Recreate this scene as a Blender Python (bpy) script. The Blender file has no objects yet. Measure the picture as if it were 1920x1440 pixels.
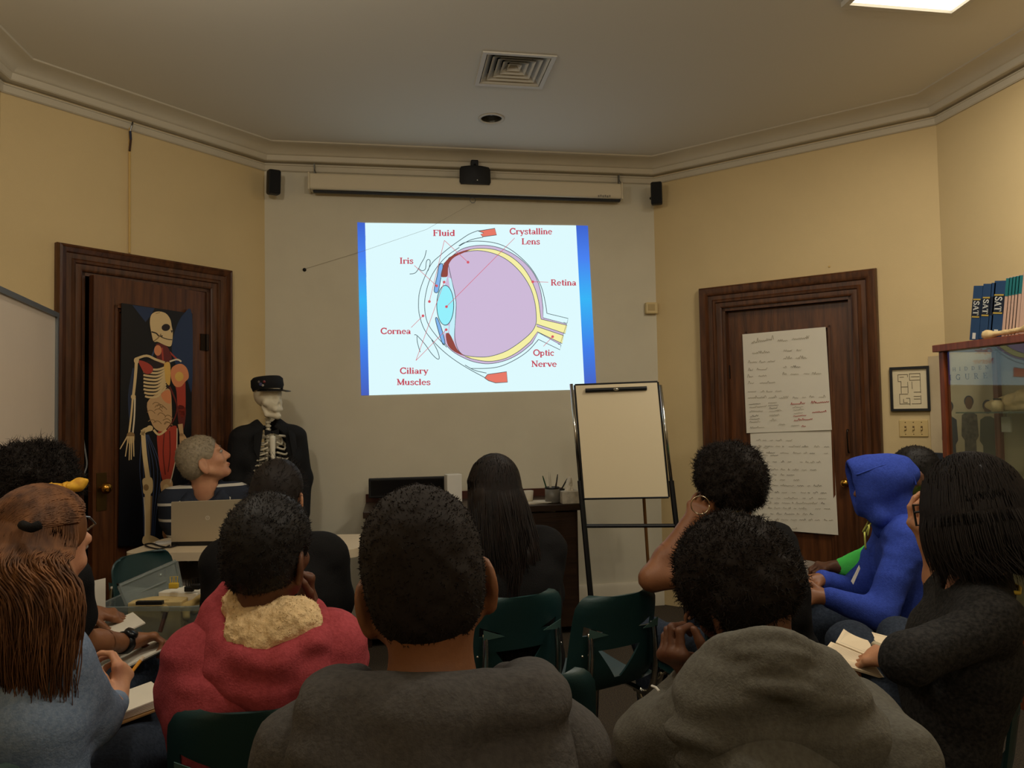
import bpy, bmesh, math, random
import numpy as np
from mathutils import Vector, Matrix
from mathutils.geometry import tessellate_polygon
SC = bpy.context.scene
COL = SC.collection
rad = math.radians

# ------------------------------------------------------------------ camera
F_PX, YAW, PITCH, ROLL, EYE = 1378.88, .1639994, .0388917, -.0176347, 1.37
_f = np.array([math.sin(YAW)*math.cos(PITCH), math.cos(YAW)*math.cos(PITCH), math.sin(PITCH)])
_r = np.array([math.cos(YAW), -math.sin(YAW), 0.0]); _u = np.cross(_r, _f)
_c, _s = math.cos(ROLL), math.sin(ROLL)
CAM = np.array([_r*_c+_u*_s, -_r*_s+_u*_c, _f])
CPOS = np.array([0.0, 0.0, EYE])
cd = bpy.data.cameras.new('camera'); cam = bpy.data.objects.new('camera', cd); COL.objects.link(cam)
cd.sensor_fit = 'HORIZONTAL'; cd.sensor_width = 36.0; cd.lens = F_PX/1920*36.0; cd.clip_start = .02
cam.matrix_world = Matrix(((CAM[0][0], CAM[1][0], -CAM[2][0], 0), (CAM[0][1], CAM[1][1], -CAM[2][1], 0),
                           (CAM[0][2], CAM[1][2], -CAM[2][2], EYE), (0, 0, 0, 1)))
SC.camera = cam
# ------------------------------------------------------------------ world, exposure
SC.view_settings.view_transform = 'Standard'; SC.view_settings.look = 'None'
SC.view_settings.exposure = 0.0; SC.view_settings.gamma = 1.0; SC.view_settings.use_curve_mapping = False
wd = bpy.data.worlds.new('world'); SC.world = wd; wd.use_nodes = True
wd.node_tree.nodes['Background'].inputs[0].default_value = (.02, .018, .015, 1)
wd.node_tree.nodes['Background'].inputs[1].default_value = 0.3
LIGHT_COL = (1.0, .93, .80)
PANELS = [(2.24, 2.29, 26.0)]                                  # x, y, watts of the ceiling panel
FILL_BULBS = [(-.80, 2.0, 2.75, 24.0), (.55, 1.25, 2.75, 20.0), (1.6, -1.2, 2.7, 20.0), (-1.1, -1.6, 2.7, 14.0)]   # x, y, z, watts of unseen bulbs added to brighten walls and ceiling
SLIDE_GAIN = 1.0

# ------------------------------------------------------------------ pixel helpers (a pixel plus a distance, or a plane, gives a point)
def ray(px, py): return CAM.T @ np.array([(px-960)/F_PX, -(py-720)/F_PX, 1.0])
def P(px, py, d): return CPOS + ray(px, py)*d
def on(px, py, n, o):
    n = np.asarray(n, float); r = ray(px, py); return CPOS + r*((n@(np.asarray(o, float)-CPOS))/(n@r))
def V3(*a): return np.array(a, float)
def unit(v): v = np.asarray(v, float); return v/(np.linalg.norm(v)+1e-12)

# ------------------------------------------------------------------ materials
def lin(c): return tuple(((v/255/12.92) if v/255 <= .04045 else ((v/255+.055)/1.055)**2.4) for v in c)
MATS = {}
def mat(name, col, rough=.6, metal=0., bump=0., bscale=40., var=0., vscale=8., col2=None, stretch=(1, 1, 1), spec=.4, sheen=0., emit=0., trans=0., wave=None, sub=0.):
    if name in MATS: return MATS[name]
    m = bpy.data.materials.new(name); m.use_nodes = True; MATS[name] = m
    nt = m.node_tree; b = nt.nodes['Principled BSDF']
    c = lin(col)+(1,)
    b.inputs['Base Color'].default_value = c
    b.inputs['Roughness'].default_value = rough; b.inputs['Metallic'].default_value = metal
    b.inputs['Specular IOR Level'].default_value = spec
    if sheen: b.inputs['Sheen Weight'].default_value = sheen; b.inputs['Sheen Roughness'].default_value = .6
    if trans: b.inputs['Transmission Weight'].default_value = trans
    if emit: b.inputs['Emission Color'].default_value = c; b.inputs['Emission Strength'].default_value = emit
    if sub: b.inputs['Subsurface Weight'].default_value = sub; b.inputs['Subsurface Radius'].default_value = (.01, .004, .002)
    if var or col2 or bump or wave:
        tc = nt.nodes.new('ShaderNodeTexCoord'); mp = nt.nodes.new('ShaderNodeMapping'); mp.inputs['Scale'].default_value = stretch
        nt.links.new(tc.outputs['Object'], mp.inputs['Vector'])
    if var or col2:
        n = nt.nodes.new('ShaderNodeTexNoise'); n.inputs['Scale'].default_value = vscale; n.inputs['Detail'].default_value = 5
        nt.links.new(mp.outputs[0], n.inputs['Vector'])
        r = nt.nodes.new('ShaderNodeValToRGB'); nt.links.new(n.outputs['Fac'], r.inputs['Fac'])
        r.color_ramp.elements[0].position = .35; r.color_ramp.elements[1].position = .65
        if col2: r.color_ramp.elements[0].color = lin(col2)+(1,); r.color_ramp.elements[1].color = c
        else:
            r.color_ramp.elements[0].color = tuple(x*(1-var) for x in c[:3])+(1,); r.color_ramp.elements[1].color = tuple(min(1, x*(1+var)) for x in c[:3])+(1,)
        nt.links.new(r.outputs['Color'], b.inputs['Base Color'])
    if bump:
        n2 = nt.nodes.new('ShaderNodeTexNoise'); n2.inputs['Scale'].default_value = bscale; n2.inputs['Detail'].default_value = 4
        nt.links.new(mp.outputs[0], n2.inputs['Vector'])
        bp = nt.nodes.new('ShaderNodeBump'); bp.inputs['Strength'].default_value = min(1, bump); bp.inputs['Distance'].default_value = .004
        nt.links.new(n2.outputs['Fac'], bp.inputs['Height']); nt.links.new(bp.outputs[0], b.inputs['Normal'])
    return m
def emat(name, col, strength=1.0):
    if name in MATS: return MATS[name]
    m = bpy.data.materials.new(name); m.use_nodes = True; MATS[name] = m; nt = m.node_tree; nt.nodes.clear()
    o = nt.nodes.new('ShaderNodeOutputMaterial'); e = nt.nodes.new('ShaderNodeEmission')
    e.inputs[0].default_value = lin(col)+(1,); e.inputs[1].default_value = strength; nt.links.new(e.outputs[0], o.inputs[0]); return m
def glass(name, tint=(235, 245, 240), ior=1.45, mixf=.0):
    """thin pane: straight-through transparency with a mirror reflection by Fresnel"""
    if name in MATS: return MATS[name]
    m = bpy.data.materials.new(name); m.use_nodes = True; MATS[name] = m; nt = m.node_tree; nt.nodes.clear()
    o = nt.nodes.new('ShaderNodeOutputMaterial'); t = nt.nodes.new('ShaderNodeBsdfTransparent'); g = nt.nodes.new('ShaderNodeBsdfGlossy')
    t.inputs[0].default_value = lin(tint)+(1,); g.inputs['Roughness'].default_value = .02
    f = nt.nodes.new('ShaderNodeFresnel'); ge = nt.nodes.new('ShaderNodeNewGeometry'); m1 = nt.nodes.new('ShaderNodeMath'); m1.operation = 'MULTIPLY_ADD'; m1.inputs[1].default_value = -2; m1.inputs[2].default_value = 1
    m2 = nt.nodes.new('ShaderNodeMath'); m2.operation = 'POWER'; m2.inputs[0].default_value = ior; nt.links.new(ge.outputs['Backfacing'], m1.inputs[0]); nt.links.new(m1.outputs[0], m2.inputs[1]); nt.links.new(m2.outputs[0], f.inputs[0])
    mx = nt.nodes.new('ShaderNodeMixShader'); nt.links.new(f.outputs[0], mx.inputs[0]); nt.links.new(t.outputs[0], mx.inputs[1]); nt.links.new(g.outputs[0], mx.inputs[2])
    if mixf:
        d = nt.nodes.new('ShaderNodeBsdfDiffuse'); d.inputs[0].default_value = lin(tint)+(1,)
        mx2 = nt.nodes.new('ShaderNodeMixShader'); mx2.inputs[0].default_value = mixf
        nt.links.new(mx.outputs[0], mx2.inputs[1]); nt.links.new(d.outputs[0], mx2.inputs[2]); mx = mx2
    nt.links.new(mx.outputs[0], o.inputs[0]); return m

# ------------------------------------------------------------------ object helpers
WL = {}
def _link(o, wl, parent):
    COL.objects.link(o); WL[o.name] = np.asarray(wl, float)
    if parent is not None:
        o.parent = parent; o.location = Vector(WL[o.name]-WL[parent.name])
    else: o.location = Vector(wl)
    return o
def tag(o, label=None, cat=None, group=None, kind=None):
    if label: o['label'] = label
    if cat: o['category'] = cat
    if group: o['group'] = group
    if kind: o['kind'] = kind
    return o
def thing(name, label, cat, loc, group=None, kind=None):
    o = bpy.data.objects.new(name, None); o.empty_display_size = .05
    _link(o, loc, None); return tag(o, label, cat, group, kind)
def raw(name, Vv, Ff, mats, parent=None, smooth=False, fm=None, wl=None):
    """one mesh object; vertices in world space"""
    Vv = np.asarray(Vv, float).reshape(-1, 3)
    if wl is None:
        if parent is not None: wl = WL[parent.name]
        else:
            a, b = Vv.min(0), Vv.max(0); wl = V3((a[0]+b[0])/2, (a[1]+b[1])/2, a[2])
    me = bpy.data.meshes.new(name); L = Vv-wl
    if isinstance(Ff, np.ndarray):
        n, k = Ff.shape
        me.vertices.add(len(L)); me.vertices.foreach_set('co', L.astype(np.float32).ravel())
        me.loops.add(n*k); me.loops.foreach_set('vertex_index', Ff.astype(np.int32).ravel())
        me.polygons.add(n); me.polygons.foreach_set('loop_start', np.arange(0, n*k, k, dtype=np.int32))
        me.update(calc_edges=True); me.validate()
    else:
        me.from_pydata([tuple(v) for v in L], [], [tuple(int(i) for i in f) for f in Ff]); me.update()
    for m in (mats if isinstance(mats, (list, tuple)) else [mats]): me.materials.append(m)
    if fm is not None: me.polygons.foreach_set('material_index', np.asarray(fm, np.int32))
    if smooth: me.polygons.foreach_set('use_smooth', np.ones(len(me.polygons), bool))
    o = bpy.data.objects.new(name, me); return _link(o, wl, parent)
class MB:
    """collects shapes in world space for one mesh"""
    def __init__(s): s.v = []; s.f = []; s.m = []; s.n = 0
    def add(s, V, F, m=0):
        s.v.append(np.asarray(V, float).reshape(-1, 3)); s.f += [tuple(i+s.n for i in f) for f in F]; s.m += [m]*len(F); s.n += len(s.v[-1]); return s
    def box(s, c, size, rot=None, m=0, bev=0.):
        h = np.array(size)/2; R = np.eye(3) if rot is None else rot
        if bev <= 0:
            V = np.array([[x, y, z] for x in (-1, 1) for y in (-1, 1) for z in (-1, 1)])*h
            F = [(0, 1, 3, 2), (4, 6, 7, 5), (0, 4, 5, 1), (2, 3, 7, 6), (0, 2, 6, 4), (1, 5, 7, 3)]
        else:
            bm = bmesh.new(); bmesh.ops.create_cube(bm, size=1.0)
            for v in bm.verts: v.co = Vector((v.co.x*size[0], v.co.y*size[1], v.co.z*size[2]))
            bmesh.ops.bevel(bm, geom=bm.edges[:], offset=bev, segments=2, profile=.5, affect='EDGES')
            bm.verts.index_update(); V = np.array([v.co[:] for v in bm.verts]); F = [[v.index for v in f.verts] for f in bm.faces]; bm.free()
        return s.add(V@R.T+np.asarray(c, float), F, m)
    def tube(s, pts, r, n=8, m=0, cap=True):
        pts = [np.asarray(p, float) for p in pts]; k = len(pts); rs = r if hasattr(r, '__len__') else [r]*k
        V = []; prev = None
        for i, p in enumerate(pts):
            t = unit(pts[min(i+1, k-1)]-pts[max(i-1, 0)])
            if prev is None: a = unit(np.cross(t, V3(0, 0, 1) if abs(t[2]) < .9 else V3(1, 0, 0)))
            else: a = unit(prev-t*(prev@t))
            prev = a; b = np.cross(t, a)
            V += [p+rs[i]*(a*math.cos(q)+b*math.sin(q)) for q in np.arange(n)*2*math.pi/n]
        F = [(i*n+j, i*n+(j+1) % n, (i+1)*n+(j+1) % n, (i+1)*n+j) for i in range(k-1) for j in range(n)]
        if cap: F += [tuple(range(n))[::-1], tuple((k-1)*n+j for j in range(n))]
        return s.add(V, F, m)
    def lathe(s, prof, o=(0, 0, 0), ax=(0, 0, 1), n=24, m=0):
        ax = unit(ax); a = unit(np.cross(ax, V3(0, 0, 1) if abs(ax[2]) < .9 else V3(1, 0, 0))); b = np.cross(ax, a); o = np.asarray(o, float)
        V = [o+ax*z+r*(a*math.cos(q)+b*math.sin(q)) for r, z in prof for q in np.arange(n)*2*math.pi/n]; k = len(prof)
        F = [(i*n+j, i*n+(j+1) % n, (i+1)*n+(j+1) % n, (i+1)*n+j) for i in range(k-1) for j in range(n)]
        return s.add(V, F, m)
    def ell(s, c, r, R=None, n=12, m=0):
        R = np.eye(3) if R is None else R; V = []; F = []
        for i in range(n+1):
            th = math.pi*i/n
            for j in range(2*n):
                ph = math.pi*j/n; V.append(R@(np.array(r)*V3(math.sin(th)*math.cos(ph), math.sin(th)*math.sin(ph), math.cos(th)))+np.asarray(c, float))
        F = [(i*2*n+j, (i+1)*2*n+j, (i+1)*2*n+(j+1) % (2*n), i*2*n+(j+1) % (2*n)) for i in range(n) for j in range(2*n)]
        return s.add(V, F, m)
    def poly(s, pts, m=0):
        pts = [np.asarray(p, float) for p in pts]
        T = tessellate_polygon([[Vector(p) for p in pts]]); return s.add(pts, T, m)
    def slab(s, pts, nrm, th, m=0):
        """flat polygon given a thickness along nrm"""
        pts = [np.asarray(p, float) for p in pts]; n = len(pts); q = [p+np.asarray(nrm)*th for p in pts]
        T = tessellate_polygon([[Vector(p) for p in pts]])
        F = [tuple(t) for t in T]+[tuple(i+n for i in t[::-1]) for t in T]+[(i, (i+1) % n, n+(i+1) % n, n+i) for i in range(n)]
        return s.add(pts+q, F, m)
    def build(s, name, mats, parent=None, smooth=False, wl=None, angle=None):
        o = raw(name, np.concatenate(s.v), s.f, mats, parent, smooth, s.m, wl)
        if smooth or angle:
            bm = bmesh.new(); bm.from_mesh(o.data); bmesh.ops.recalc_face_normals(bm, faces=bm.faces); bm.to_mesh(o.data); bm.free()
        if angle: o.data.set_sharp_from_angle(angle=rad(angle)); o.data.polygons.foreach_set('use_smooth', np.ones(len(o.data.polygons), bool))
        return o
def copy_tree(o, parent=None):
    c = o.copy(); COL.objects.link(c); WL[c.name] = WL[o.name]
    if parent is not None: c.parent = parent
    for ch in [x for x in o.children]: copy_tree(ch, c)
    return c
def spline(pts, n=6, closed=False):
    p = [np.asarray(q, float) for q in pts]; k = len(p); out = []
    for i in range(k if closed else k-1):
        a, b, c, d = (p[(i-1) % k], p[i], p[(i+1) % k], p[(i+2) % k]) if closed else (p[max(i-1, 0)], p[i], p[i+1], p[min(i+2, k-1)])
        for t in np.arange(n)/n: out.append(.5*(2*b+(c-a)*t+(2*a-5*b+4*c-d)*t*t+(3*b-a-3*c+d)*t**3))
    if not closed: out.append(p[-1])
    return out

# ------------------------------------------------------------------ signed distance sculpting
_rng = np.random.RandomState(7); _NT = _rng.rand(32, 32, 32).astype(np.float32)
def vnoise(Q):
    i = np.floor(Q).astype(np.int32); f = (Q-i).astype(np.float32); f = f*f*(3-2*f); i &= 31; j = (i+1) & 31
    x0, y0, z0 = i[..., 0], i[..., 1], i[..., 2]; x1, y1, z1 = j[..., 0], j[..., 1], j[..., 2]; fx, fy, fz = f[..., 0], f[..., 1], f[..., 2]
    T = _NT
    a = T[x0, y0, z0]*(1-fx)+T[x1, y0, z0]*fx; b = T[x0, y1, z0]*(1-fx)+T[x1, y1, z0]*fx
    c = T[x0, y0, z1]*(1-fx)+T[x1, y0, z1]*fx; d = T[x0, y1, z1]*(1-fx)+T[x1, y1, z1]*fx
    return ((a*(1-fy)+b*fy)*(1-fz)+(c*(1-fy)+d*fy)*fz)*2-1
def nets(Fv, lo, h):
    s = Fv < 0
    c = sum(s[i:s.shape[0]-1+i, j:s.shape[1]-1+j, k:s.shape[2]-1+k].astype(np.int8) for i in (0, 1) for j in (0, 1) for k in (0, 1))
    act = np.argwhere((c > 0) & (c < 8))
    if len(act) == 0: return np.zeros((0, 3)), np.zeros((0, 4), int)
    co = [(i, j, k) for i in (0, 1) for j in (0, 1) for k in (0, 1)]
    val = {q: Fv[act[:, 0]+q[0], act[:, 1]+q[1], act[:, 2]+q[2]] for q in co}
    acc = np.zeros((len(act), 3)); cnt = np.zeros(len(act))
    for q in co:
        for ax in range(3):
            if q[ax]: continue
            p = list(q); p[ax] = 1; p = tuple(p); a, b = val[q], val[p]; m = (a < 0) != (b < 0)
            t = np.where(m, a/np.where(m, a-b, 1), 0); pos = np.tile(np.array(q, float), (len(act), 1)); pos[:, ax] = t
            acc += pos*m[:, None]; cnt += m
    V = lo+h*(act+acc/cnt[:, None])
    idx = -np.ones(c.shape, np.int64); idx[act[:, 0], act[:, 1], act[:, 2]] = np.arange(len(act))
    Q = []
    for ax in range(3):
        sl0 = [slice(None)]*3; sl1 = [slice(None)]*3; sl0[ax] = slice(0, -1); sl1[ax] = slice(1, None)
        a, b = s[tuple(sl0)], s[tuple(sl1)]; e = np.argwhere(a != b)
        o1, o2 = [(1, 2), (2, 0), (0, 1)][ax]
        ok = (e[:, o1] > 0) & (e[:, o2] > 0) & (e[:, o1] < s.shape[o1]-1) & (e[:, o2] < s.shape[o2]-1); e = e[ok]
        if len(e) == 0: continue
        def g(d1, d2):
            w = e.copy(); w[:, o1] += d1; w[:, o2] += d2; return idx[w[:, 0], w[:, 1], w[:, 2]]
        q = np.stack([g(-1, -1), g(0, -1), g(0, 0), g(-1, 0)], 1); ins = a[e[:, 0], e[:, 1], e[:, 2]]
        q[~ins] = q[~ins][:, ::-1]; Q.append(q)
    Q = np.concatenate(Q); return V, Q[(Q >= 0).all(1)]
class SDF:
    def __init__(s): s.p = []; s.dn = []
    def cap(s, a, b, ra, rb=None, k=.02, sub=False):
        s.p.append(('c', np.asarray(a, float), np.asarray(b, float), ra, ra if rb is None else rb, k, sub)); return s
    def path(s, pts, rs, k=.02, sub=False):
        for i in range(len(pts)-1): s.cap(pts[i], pts[i+1], rs[i] if hasattr(rs, '__len__') else rs, rs[i+1] if hasattr(rs, '__len__') else rs, k, sub)
        return s
    def ell(s, c, r, R=None, k=.02, sub=False):
        s.p.append(('e', np.asarray(c, float), np.asarray(r, float), np.eye(3) if R is None else np.asarray(R, float), 0, k, sub)); return s
    def half(s, o, n, k=.01):
        """keep only the side of the plane that n points away from"""
        s.p.append(('h', np.asarray(o, float), unit(n), 0, 0, k, True)); return s
    def noise(s, amp, scale, seed=0.): s.dn.append((amp, np.asarray(scale, float)*np.ones(3), seed)); return s
    def bounds(s):
        lo = np.full(3, 1e9); hi = -lo
        for q in s.p:
            if q[6]: continue
            if q[0] == 'c': a, b = np.minimum(q[1]-q[3], q[2]-q[4]), np.maximum(q[1]+q[3], q[2]+q[4])
            else: e = np.abs(q[3])@q[2]; a, b = q[1]-e, q[1]+e
            lo = np.minimum(lo, a); hi = np.maximum(hi, b)
        return lo, hi
    def mesh(s, h, lo=None, hi=None):
        if lo is None:
            lo, hi = s.bounds(); mg = 2*h+.015+sum(a for a, _, _ in s.dn); lo = lo-mg; hi = hi+mg
        lo = np.asarray(lo, float); n = np.maximum(4, np.ceil((np.asarray(hi)-lo)/h).astype(int)+1)
        ax = [(lo[i]+h*np.arange(n[i])).astype(np.float32) for i in range(3)]; Fv = np.full(tuple(n), .5, np.float32)
        for q in s.p:
            k = q[5]; mg = k+3*h+.03
            if q[0] == 'h':
                d = ((ax[0]-q[1][0])*q[2][0])[:, None, None]+((ax[1]-q[1][1])*q[2][1])[None, :, None]+((ax[2]-q[1][2])*q[2][2])[None, None, :]
                hh = np.maximum(k-np.abs(Fv-d), 0)/k; Fv = np.maximum(Fv, d)+hh*hh*k*.25; continue
            if q[0] == 'c': a, b = np.minimum(q[1]-q[3], q[2]-q[4]), np.maximum(q[1]+q[3], q[2]+q[4])
            else: e = np.abs(q[3])@q[2]; a, b = q[1]-e, q[1]+e
            i0 = np.clip(((a-mg-lo)/h).astype(int), 0, n); i1 = np.clip(np.ceil((b+mg-lo)/h).astype(int)+1, 0, n)
            if (i1 <= i0).any(): continue
            sl = tuple(slice(i0[i], i1[i]) for i in range(3))
            X = ax[0][sl[0]][:, None, None]; Y = ax[1][sl[1]][None, :, None]; Z = ax[2][sl[2]][None, None, :]
            if q[0] == 'c':
                ba = q[2]-q[1]; L = float(ba@ba)+1e-12; x, y, z = X-q[1][0], Y-q[1][1], Z-q[1][2]
                t = np.clip((x*ba[0]+y*ba[1]+z*ba[2])/L, 0, 1)
                d = np.sqrt((x-t*ba[0])**2+(y-t*ba[1])**2+(z-t*ba[2])**2)-(q[3]+(q[4]-q[3])*t)
            else:
                R = q[3]; x, y, z = X-q[1][0], Y-q[1][1], Z-q[1][2]; r = q[2]
                lx = x*R[0, 0]+y*R[1, 0]+z*R[2, 0]; ly = x*R[0, 1]+y*R[1, 1]+z*R[2, 1]; lz = x*R[0, 2]+y*R[1, 2]+z*R[2, 2]
                k0 = np.sqrt((lx/r[0])**2+(ly/r[1])**2+(lz/r[2])**2); k1 = np.sqrt((lx/r[0]**2)**2+(ly/r[1]**2)**2+(lz/r[2]**2)**2)+1e-9
                d = np.where(k0 < 1e-4, -r.min(), k0*(k0-1)/k1)
            G = Fv[sl]
            if q[6]: dd = -d; hh = np.maximum(k-np.abs(G-dd), 0)/k; Fv[sl] = np.maximum(G, dd)+hh*hh*k*.25
            else: hh = np.maximum(k-np.abs(G-d), 0)/k; Fv[sl] = np.minimum(G, d)-hh*hh*k*.25
        if s.dn:
            tot = sum(a for a, _, _ in s.dn); m = np.argwhere(np.abs(Fv) < tot*1.3+2*h)
            if len(m):
                Q = lo+h*m; v = Fv[m[:, 0], m[:, 1], m[:, 2]]
                for a, sc, sd in s.dn: v = v+a*vnoise(Q*sc+sd)
                Fv[m[:, 0], m[:, 1], m[:, 2]] = v
        return nets(Fv, lo, h)
    def build(s, name, m, parent=None, h=.01):
        Vv, Q = s.mesh(h); return raw(name, Vv, Q, m, parent, True)
def mesh_multi(s, h, boxes):
    """coarse grid everywhere, fine grids inside boxes [(lo,hi,h)], joined in one mesh"""
    Vv, Q = s.mesh(h); keep = np.ones(len(Q), bool)
    for lo, hi, hf in boxes:
        ins = ((Vv > lo) & (Vv < hi)).all(1); keep &= ~ins[Q].all(1)
    VV = [Vv]; QQ = [Q[keep]]; n = len(Vv)
    for lo, hi, hf in boxes:
        v, q = s.mesh(hf, np.asarray(lo)-h*.6, np.asarray(hi)+h*.6); VV.append(v); QQ.append(q+n); n += len(v)
    VV = np.concatenate(VV); QQ = np.concatenate(QQ)
    used = np.unique(QQ); mp = -np.ones(len(VV), np.int64); mp[used] = np.arange(len(used)); return VV[used], mp[QQ]
def normals(Vv, Q):
    n = np.cross(Vv[Q[:, 2]]-Vv[Q[:, 0]], Vv[Q[:, 3]]-Vv[Q[:, 1]]); N = np.zeros_like(Vv)
    for i in range(4): np.add.at(N, Q[:, i], n)
    return N/(np.linalg.norm(N, axis=1)[:, None]+1e-12)
def strands(P0, D0, L, r, seg=3, curl=.0, droop=0., seed=1, sides=3, bias=None):
    """tapered curled hairs; vectorised; returns quads mesh"""
    g = np.random.RandomState(seed); n = len(P0); pts = [P0-D0*.003]; d = D0+g.randn(n, 3)*.25
    L = np.asarray(L)*np.ones(n)
    for i in range(seg):
        d = d+g.randn(n, 3)*curl+np.array([0, 0, -droop])+(0 if bias is None else bias); d /= np.linalg.norm(d, axis=1)[:, None]+1e-9
        pts.append(pts[-1]+d*(L/seg)[:, None])
    return ribbons(np.stack(pts, 1), r, sides)
def ribbons(PT, r, sides=3, taper=True):
    """PT (n,k,3) polylines to thin tubes"""
    n, k, _ = PT.shape; T = np.gradient(PT, axis=1); T /= np.linalg.norm(T, axis=2)[..., None]+1e-9
    up = np.where(np.abs(T[..., 2:3]) < .9, np.array([0, 0, 1.]), np.array([1., 0, 0])); A = np.cross(T, up); A /= np.linalg.norm(A, axis=2)[..., None]+1e-9; B = np.cross(T, A)
    rr = np.asarray(r)*np.ones((n, 1)) if not hasattr(r, 'shape') or r.ndim < 2 else r
    prof = (1-np.linspace(0, 1, k)**2*.9) if taper else np.ones(k); R = rr*prof[None, :]
    V = np.stack([PT+R[..., None]*(A*math.cos(q)+B*math.sin(q)) for q in np.arange(sides)*2*math.pi/sides], 2)   # n,k,s,3
    b = (np.arange(n)*k*sides)[:, None, None]; i = (np.arange(k-1)*sides)[None, :, None]; j = np.arange(sides)[None, None, :]; j2 = (j+1) % sides
    Q = np.stack(np.broadcast_arrays(b+i+j, b+i+j2, b+i+sides+j2, b+i+sides+j), -1).reshape(-1, 4)
    return V.reshape(-1, 3), Q
def joinm(*vq):
    V = []; Q = []; n = 0
    for v, q in vq: V.append(v); Q.append(q+n); n += len(v)
    return np.concatenate(V), np.concatenate(Q)
def rotz(a): c, s = math.cos(a), math.sin(a); return np.array([[c, -s, 0], [s, c, 0], [0, 0, 1.]])
def frame(heading, pitch=0., roll=0.):
    """columns right, forward, up; heading clockwise from +y, pitch up, roll to the right"""
    h, p, r = rad(heading), rad(pitch), rad(roll)
    f = V3(math.sin(h)*math.cos(p), math.cos(h)*math.cos(p), math.sin(p)); rt = V3(math.cos(h), -math.sin(h), 0); u = np.cross(rt, f)
    rt2 = rt*math.cos(r)-u*math.sin(r); u2 = rt*math.sin(r)+u*math.cos(r); return np.stack([rt2, f, u2], 1)
# ================================================================== ROOM SHELL
R2 = math.sqrt(.5); HC = 3.14
CL, CR, DY = -.806, 1.884, 5.0
XL, XR, YB = -1.88, 3.14, -3.2
PLAN = [V3(XL, YB, 0), V3(XL, DY-(CL-XL), 0), V3(CL, DY, 0), V3(CR, DY, 0), V3(XR, DY-(XR-CR), 0), V3(XR, YB, 0)]
M_yel = mat('yellow_paint', (210, 186, 138), .75, bump=.15, bscale=220, var=.03, vscale=2)
M_cream = mat('cream_wall_paint', (208, 200, 178), .75, bump=.12, bscale=220, var=.03, vscale=3)
M_trim = mat('cream_trim_paint', (200, 190, 168), .55, var=.02, vscale=4)
M_ceil = mat('ceiling_paint', (214, 208, 194), .85, bump=.1, bscale=160)
M_carpet = mat('brown_carpet', (78, 66, 50), .95, bump=.8, bscale=300, col2=(40, 34, 27), vscale=160)
M_wood = mat('dark_oak', (92, 54, 28), .38, bump=.25, bscale=30, col2=(62, 34, 17), vscale=7, stretch=(6, 6, .6))
M_wood2 = mat('oak_door', (100, 58, 29), .36, bump=.22, bscale=30, col2=(70, 38, 18), vscale=6, stretch=(6, 6, .5))
M_black = mat('black_plastic', (14, 14, 15), .45); M_dark = mat('void_black', (5, 5, 6), .9)
M_brass = mat('brass', (190, 140, 60), .22, 1.0); M_chrome = mat('chrome', (205, 205, 200), .16, 1.0)
M_steel = mat('grey_metal', (120, 120, 118), .35, .9); M_white = mat('white_plastic', (222, 218, 208), .45)
M_paper = mat('white_paper', (226, 218, 200), .85, var=.02, vscale=5)

def struct(o): o['kind'] = 'structure'; return o
def wallseg(name, a, b, m, openings=(), thick=.12):
    a, b = np.asarray(a, float), np.asarray(b, float); t = unit(b-a); Lw = np.linalg.norm(b-a); out = V3(-t[1], t[0], 0); mb = MB(); z1 = HC+.02
    def piece(t0, t1, z0, zz):
        pts = [a+t*t0+V3(0, 0, z0), a+t*t1+V3(0, 0, z0), a+t*t1+V3(0, 0, zz), a+t*t0+V3(0, 0, zz)]; mb.slab(pts, out, thick)
    c = 0.
    for t0, t1, zt in openings: piece(c, t0, 0, z1); piece(t0, t1, zt, z1); c = t1
    piece(c, Lw, 0, z1)
    return struct(mb.build(name, m))
LL = np.linalg.norm(PLAN[2]-PLAN[1])
LD = (.3965, 1.140, 2.158); RD = (.480, 1.290, 2.050)      # door openings, measured from the front corners
wallseg('wall_left', PLAN[0], PLAN[1], M_yel)
wallseg('wall_left_bay', PLAN[1], PLAN[2], M_yel, [(LL-LD[1], LL-LD[0], LD[2])], .05)
wallseg('wall_front', PLAN[2], PLAN[3], M_cream)
wallseg('wall_right_bay', PLAN[3], PLAN[4], M_yel, [(RD[0], RD[1], RD[2])])
wallseg('wall_right', PLAN[4], PLAN[5], M_yel)
wallseg('wall_back', PLAN[5], PLAN[0], M_yel)
def hull(z, d=.12):   # plan pushed outwards
    return [V3(XL-d, YB-d, z), V3(XL-d, PLAN[1][1]+d*.5, z), V3(CL-d*.5, DY+d, z), V3(CR+d*.5, DY+d, z), V3(XR+d, PLAN[4][1]+d*.5, z), V3(XR+d, YB-d, z)]
struct(MB().slab(hull(0), V3(0, 0, -1), .1).build('floor', M_carpet))
VENT = (.650, 3.685, .165); DOWN = (.617, 4.315, .066)
def ring(cx, cy, r, z, n=28): return [V3(cx+r*math.cos(a), cy+r*math.sin(a), z) for a in -np.arange(n)*2*math.pi/n]
def ceil():
    holes = [[V3(VENT[0]+x*VENT[2], VENT[1]+y*VENT[2], HC) for x, y in ((-1, -1), (-1, 1), (1, 1), (1, -1))], ring(DOWN[0], DOWN[1], DOWN[2], HC)]
    loops = [hull(HC)[::-1]]+holes; pts = [p for l in loops for p in l]; n = len(pts)
    T = tessellate_polygon([[Vector(p) for p in l] for l in loops]); F = [tuple(t) for t in T]+[tuple(i+n for i in t[::-1]) for t in T]; b = 0
    for l in loops:
        k = len(l); F += [(b+i, b+(i+1) % k, n+b+(i+1) % k, n+b+i) for i in range(k)]; b += k
    bm_ = MB().add(pts+[p+V3(0, 0, .05) for p in pts], F); return struct(bm_.build('ceiling', M_ceil, angle=30))
ceil()
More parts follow.
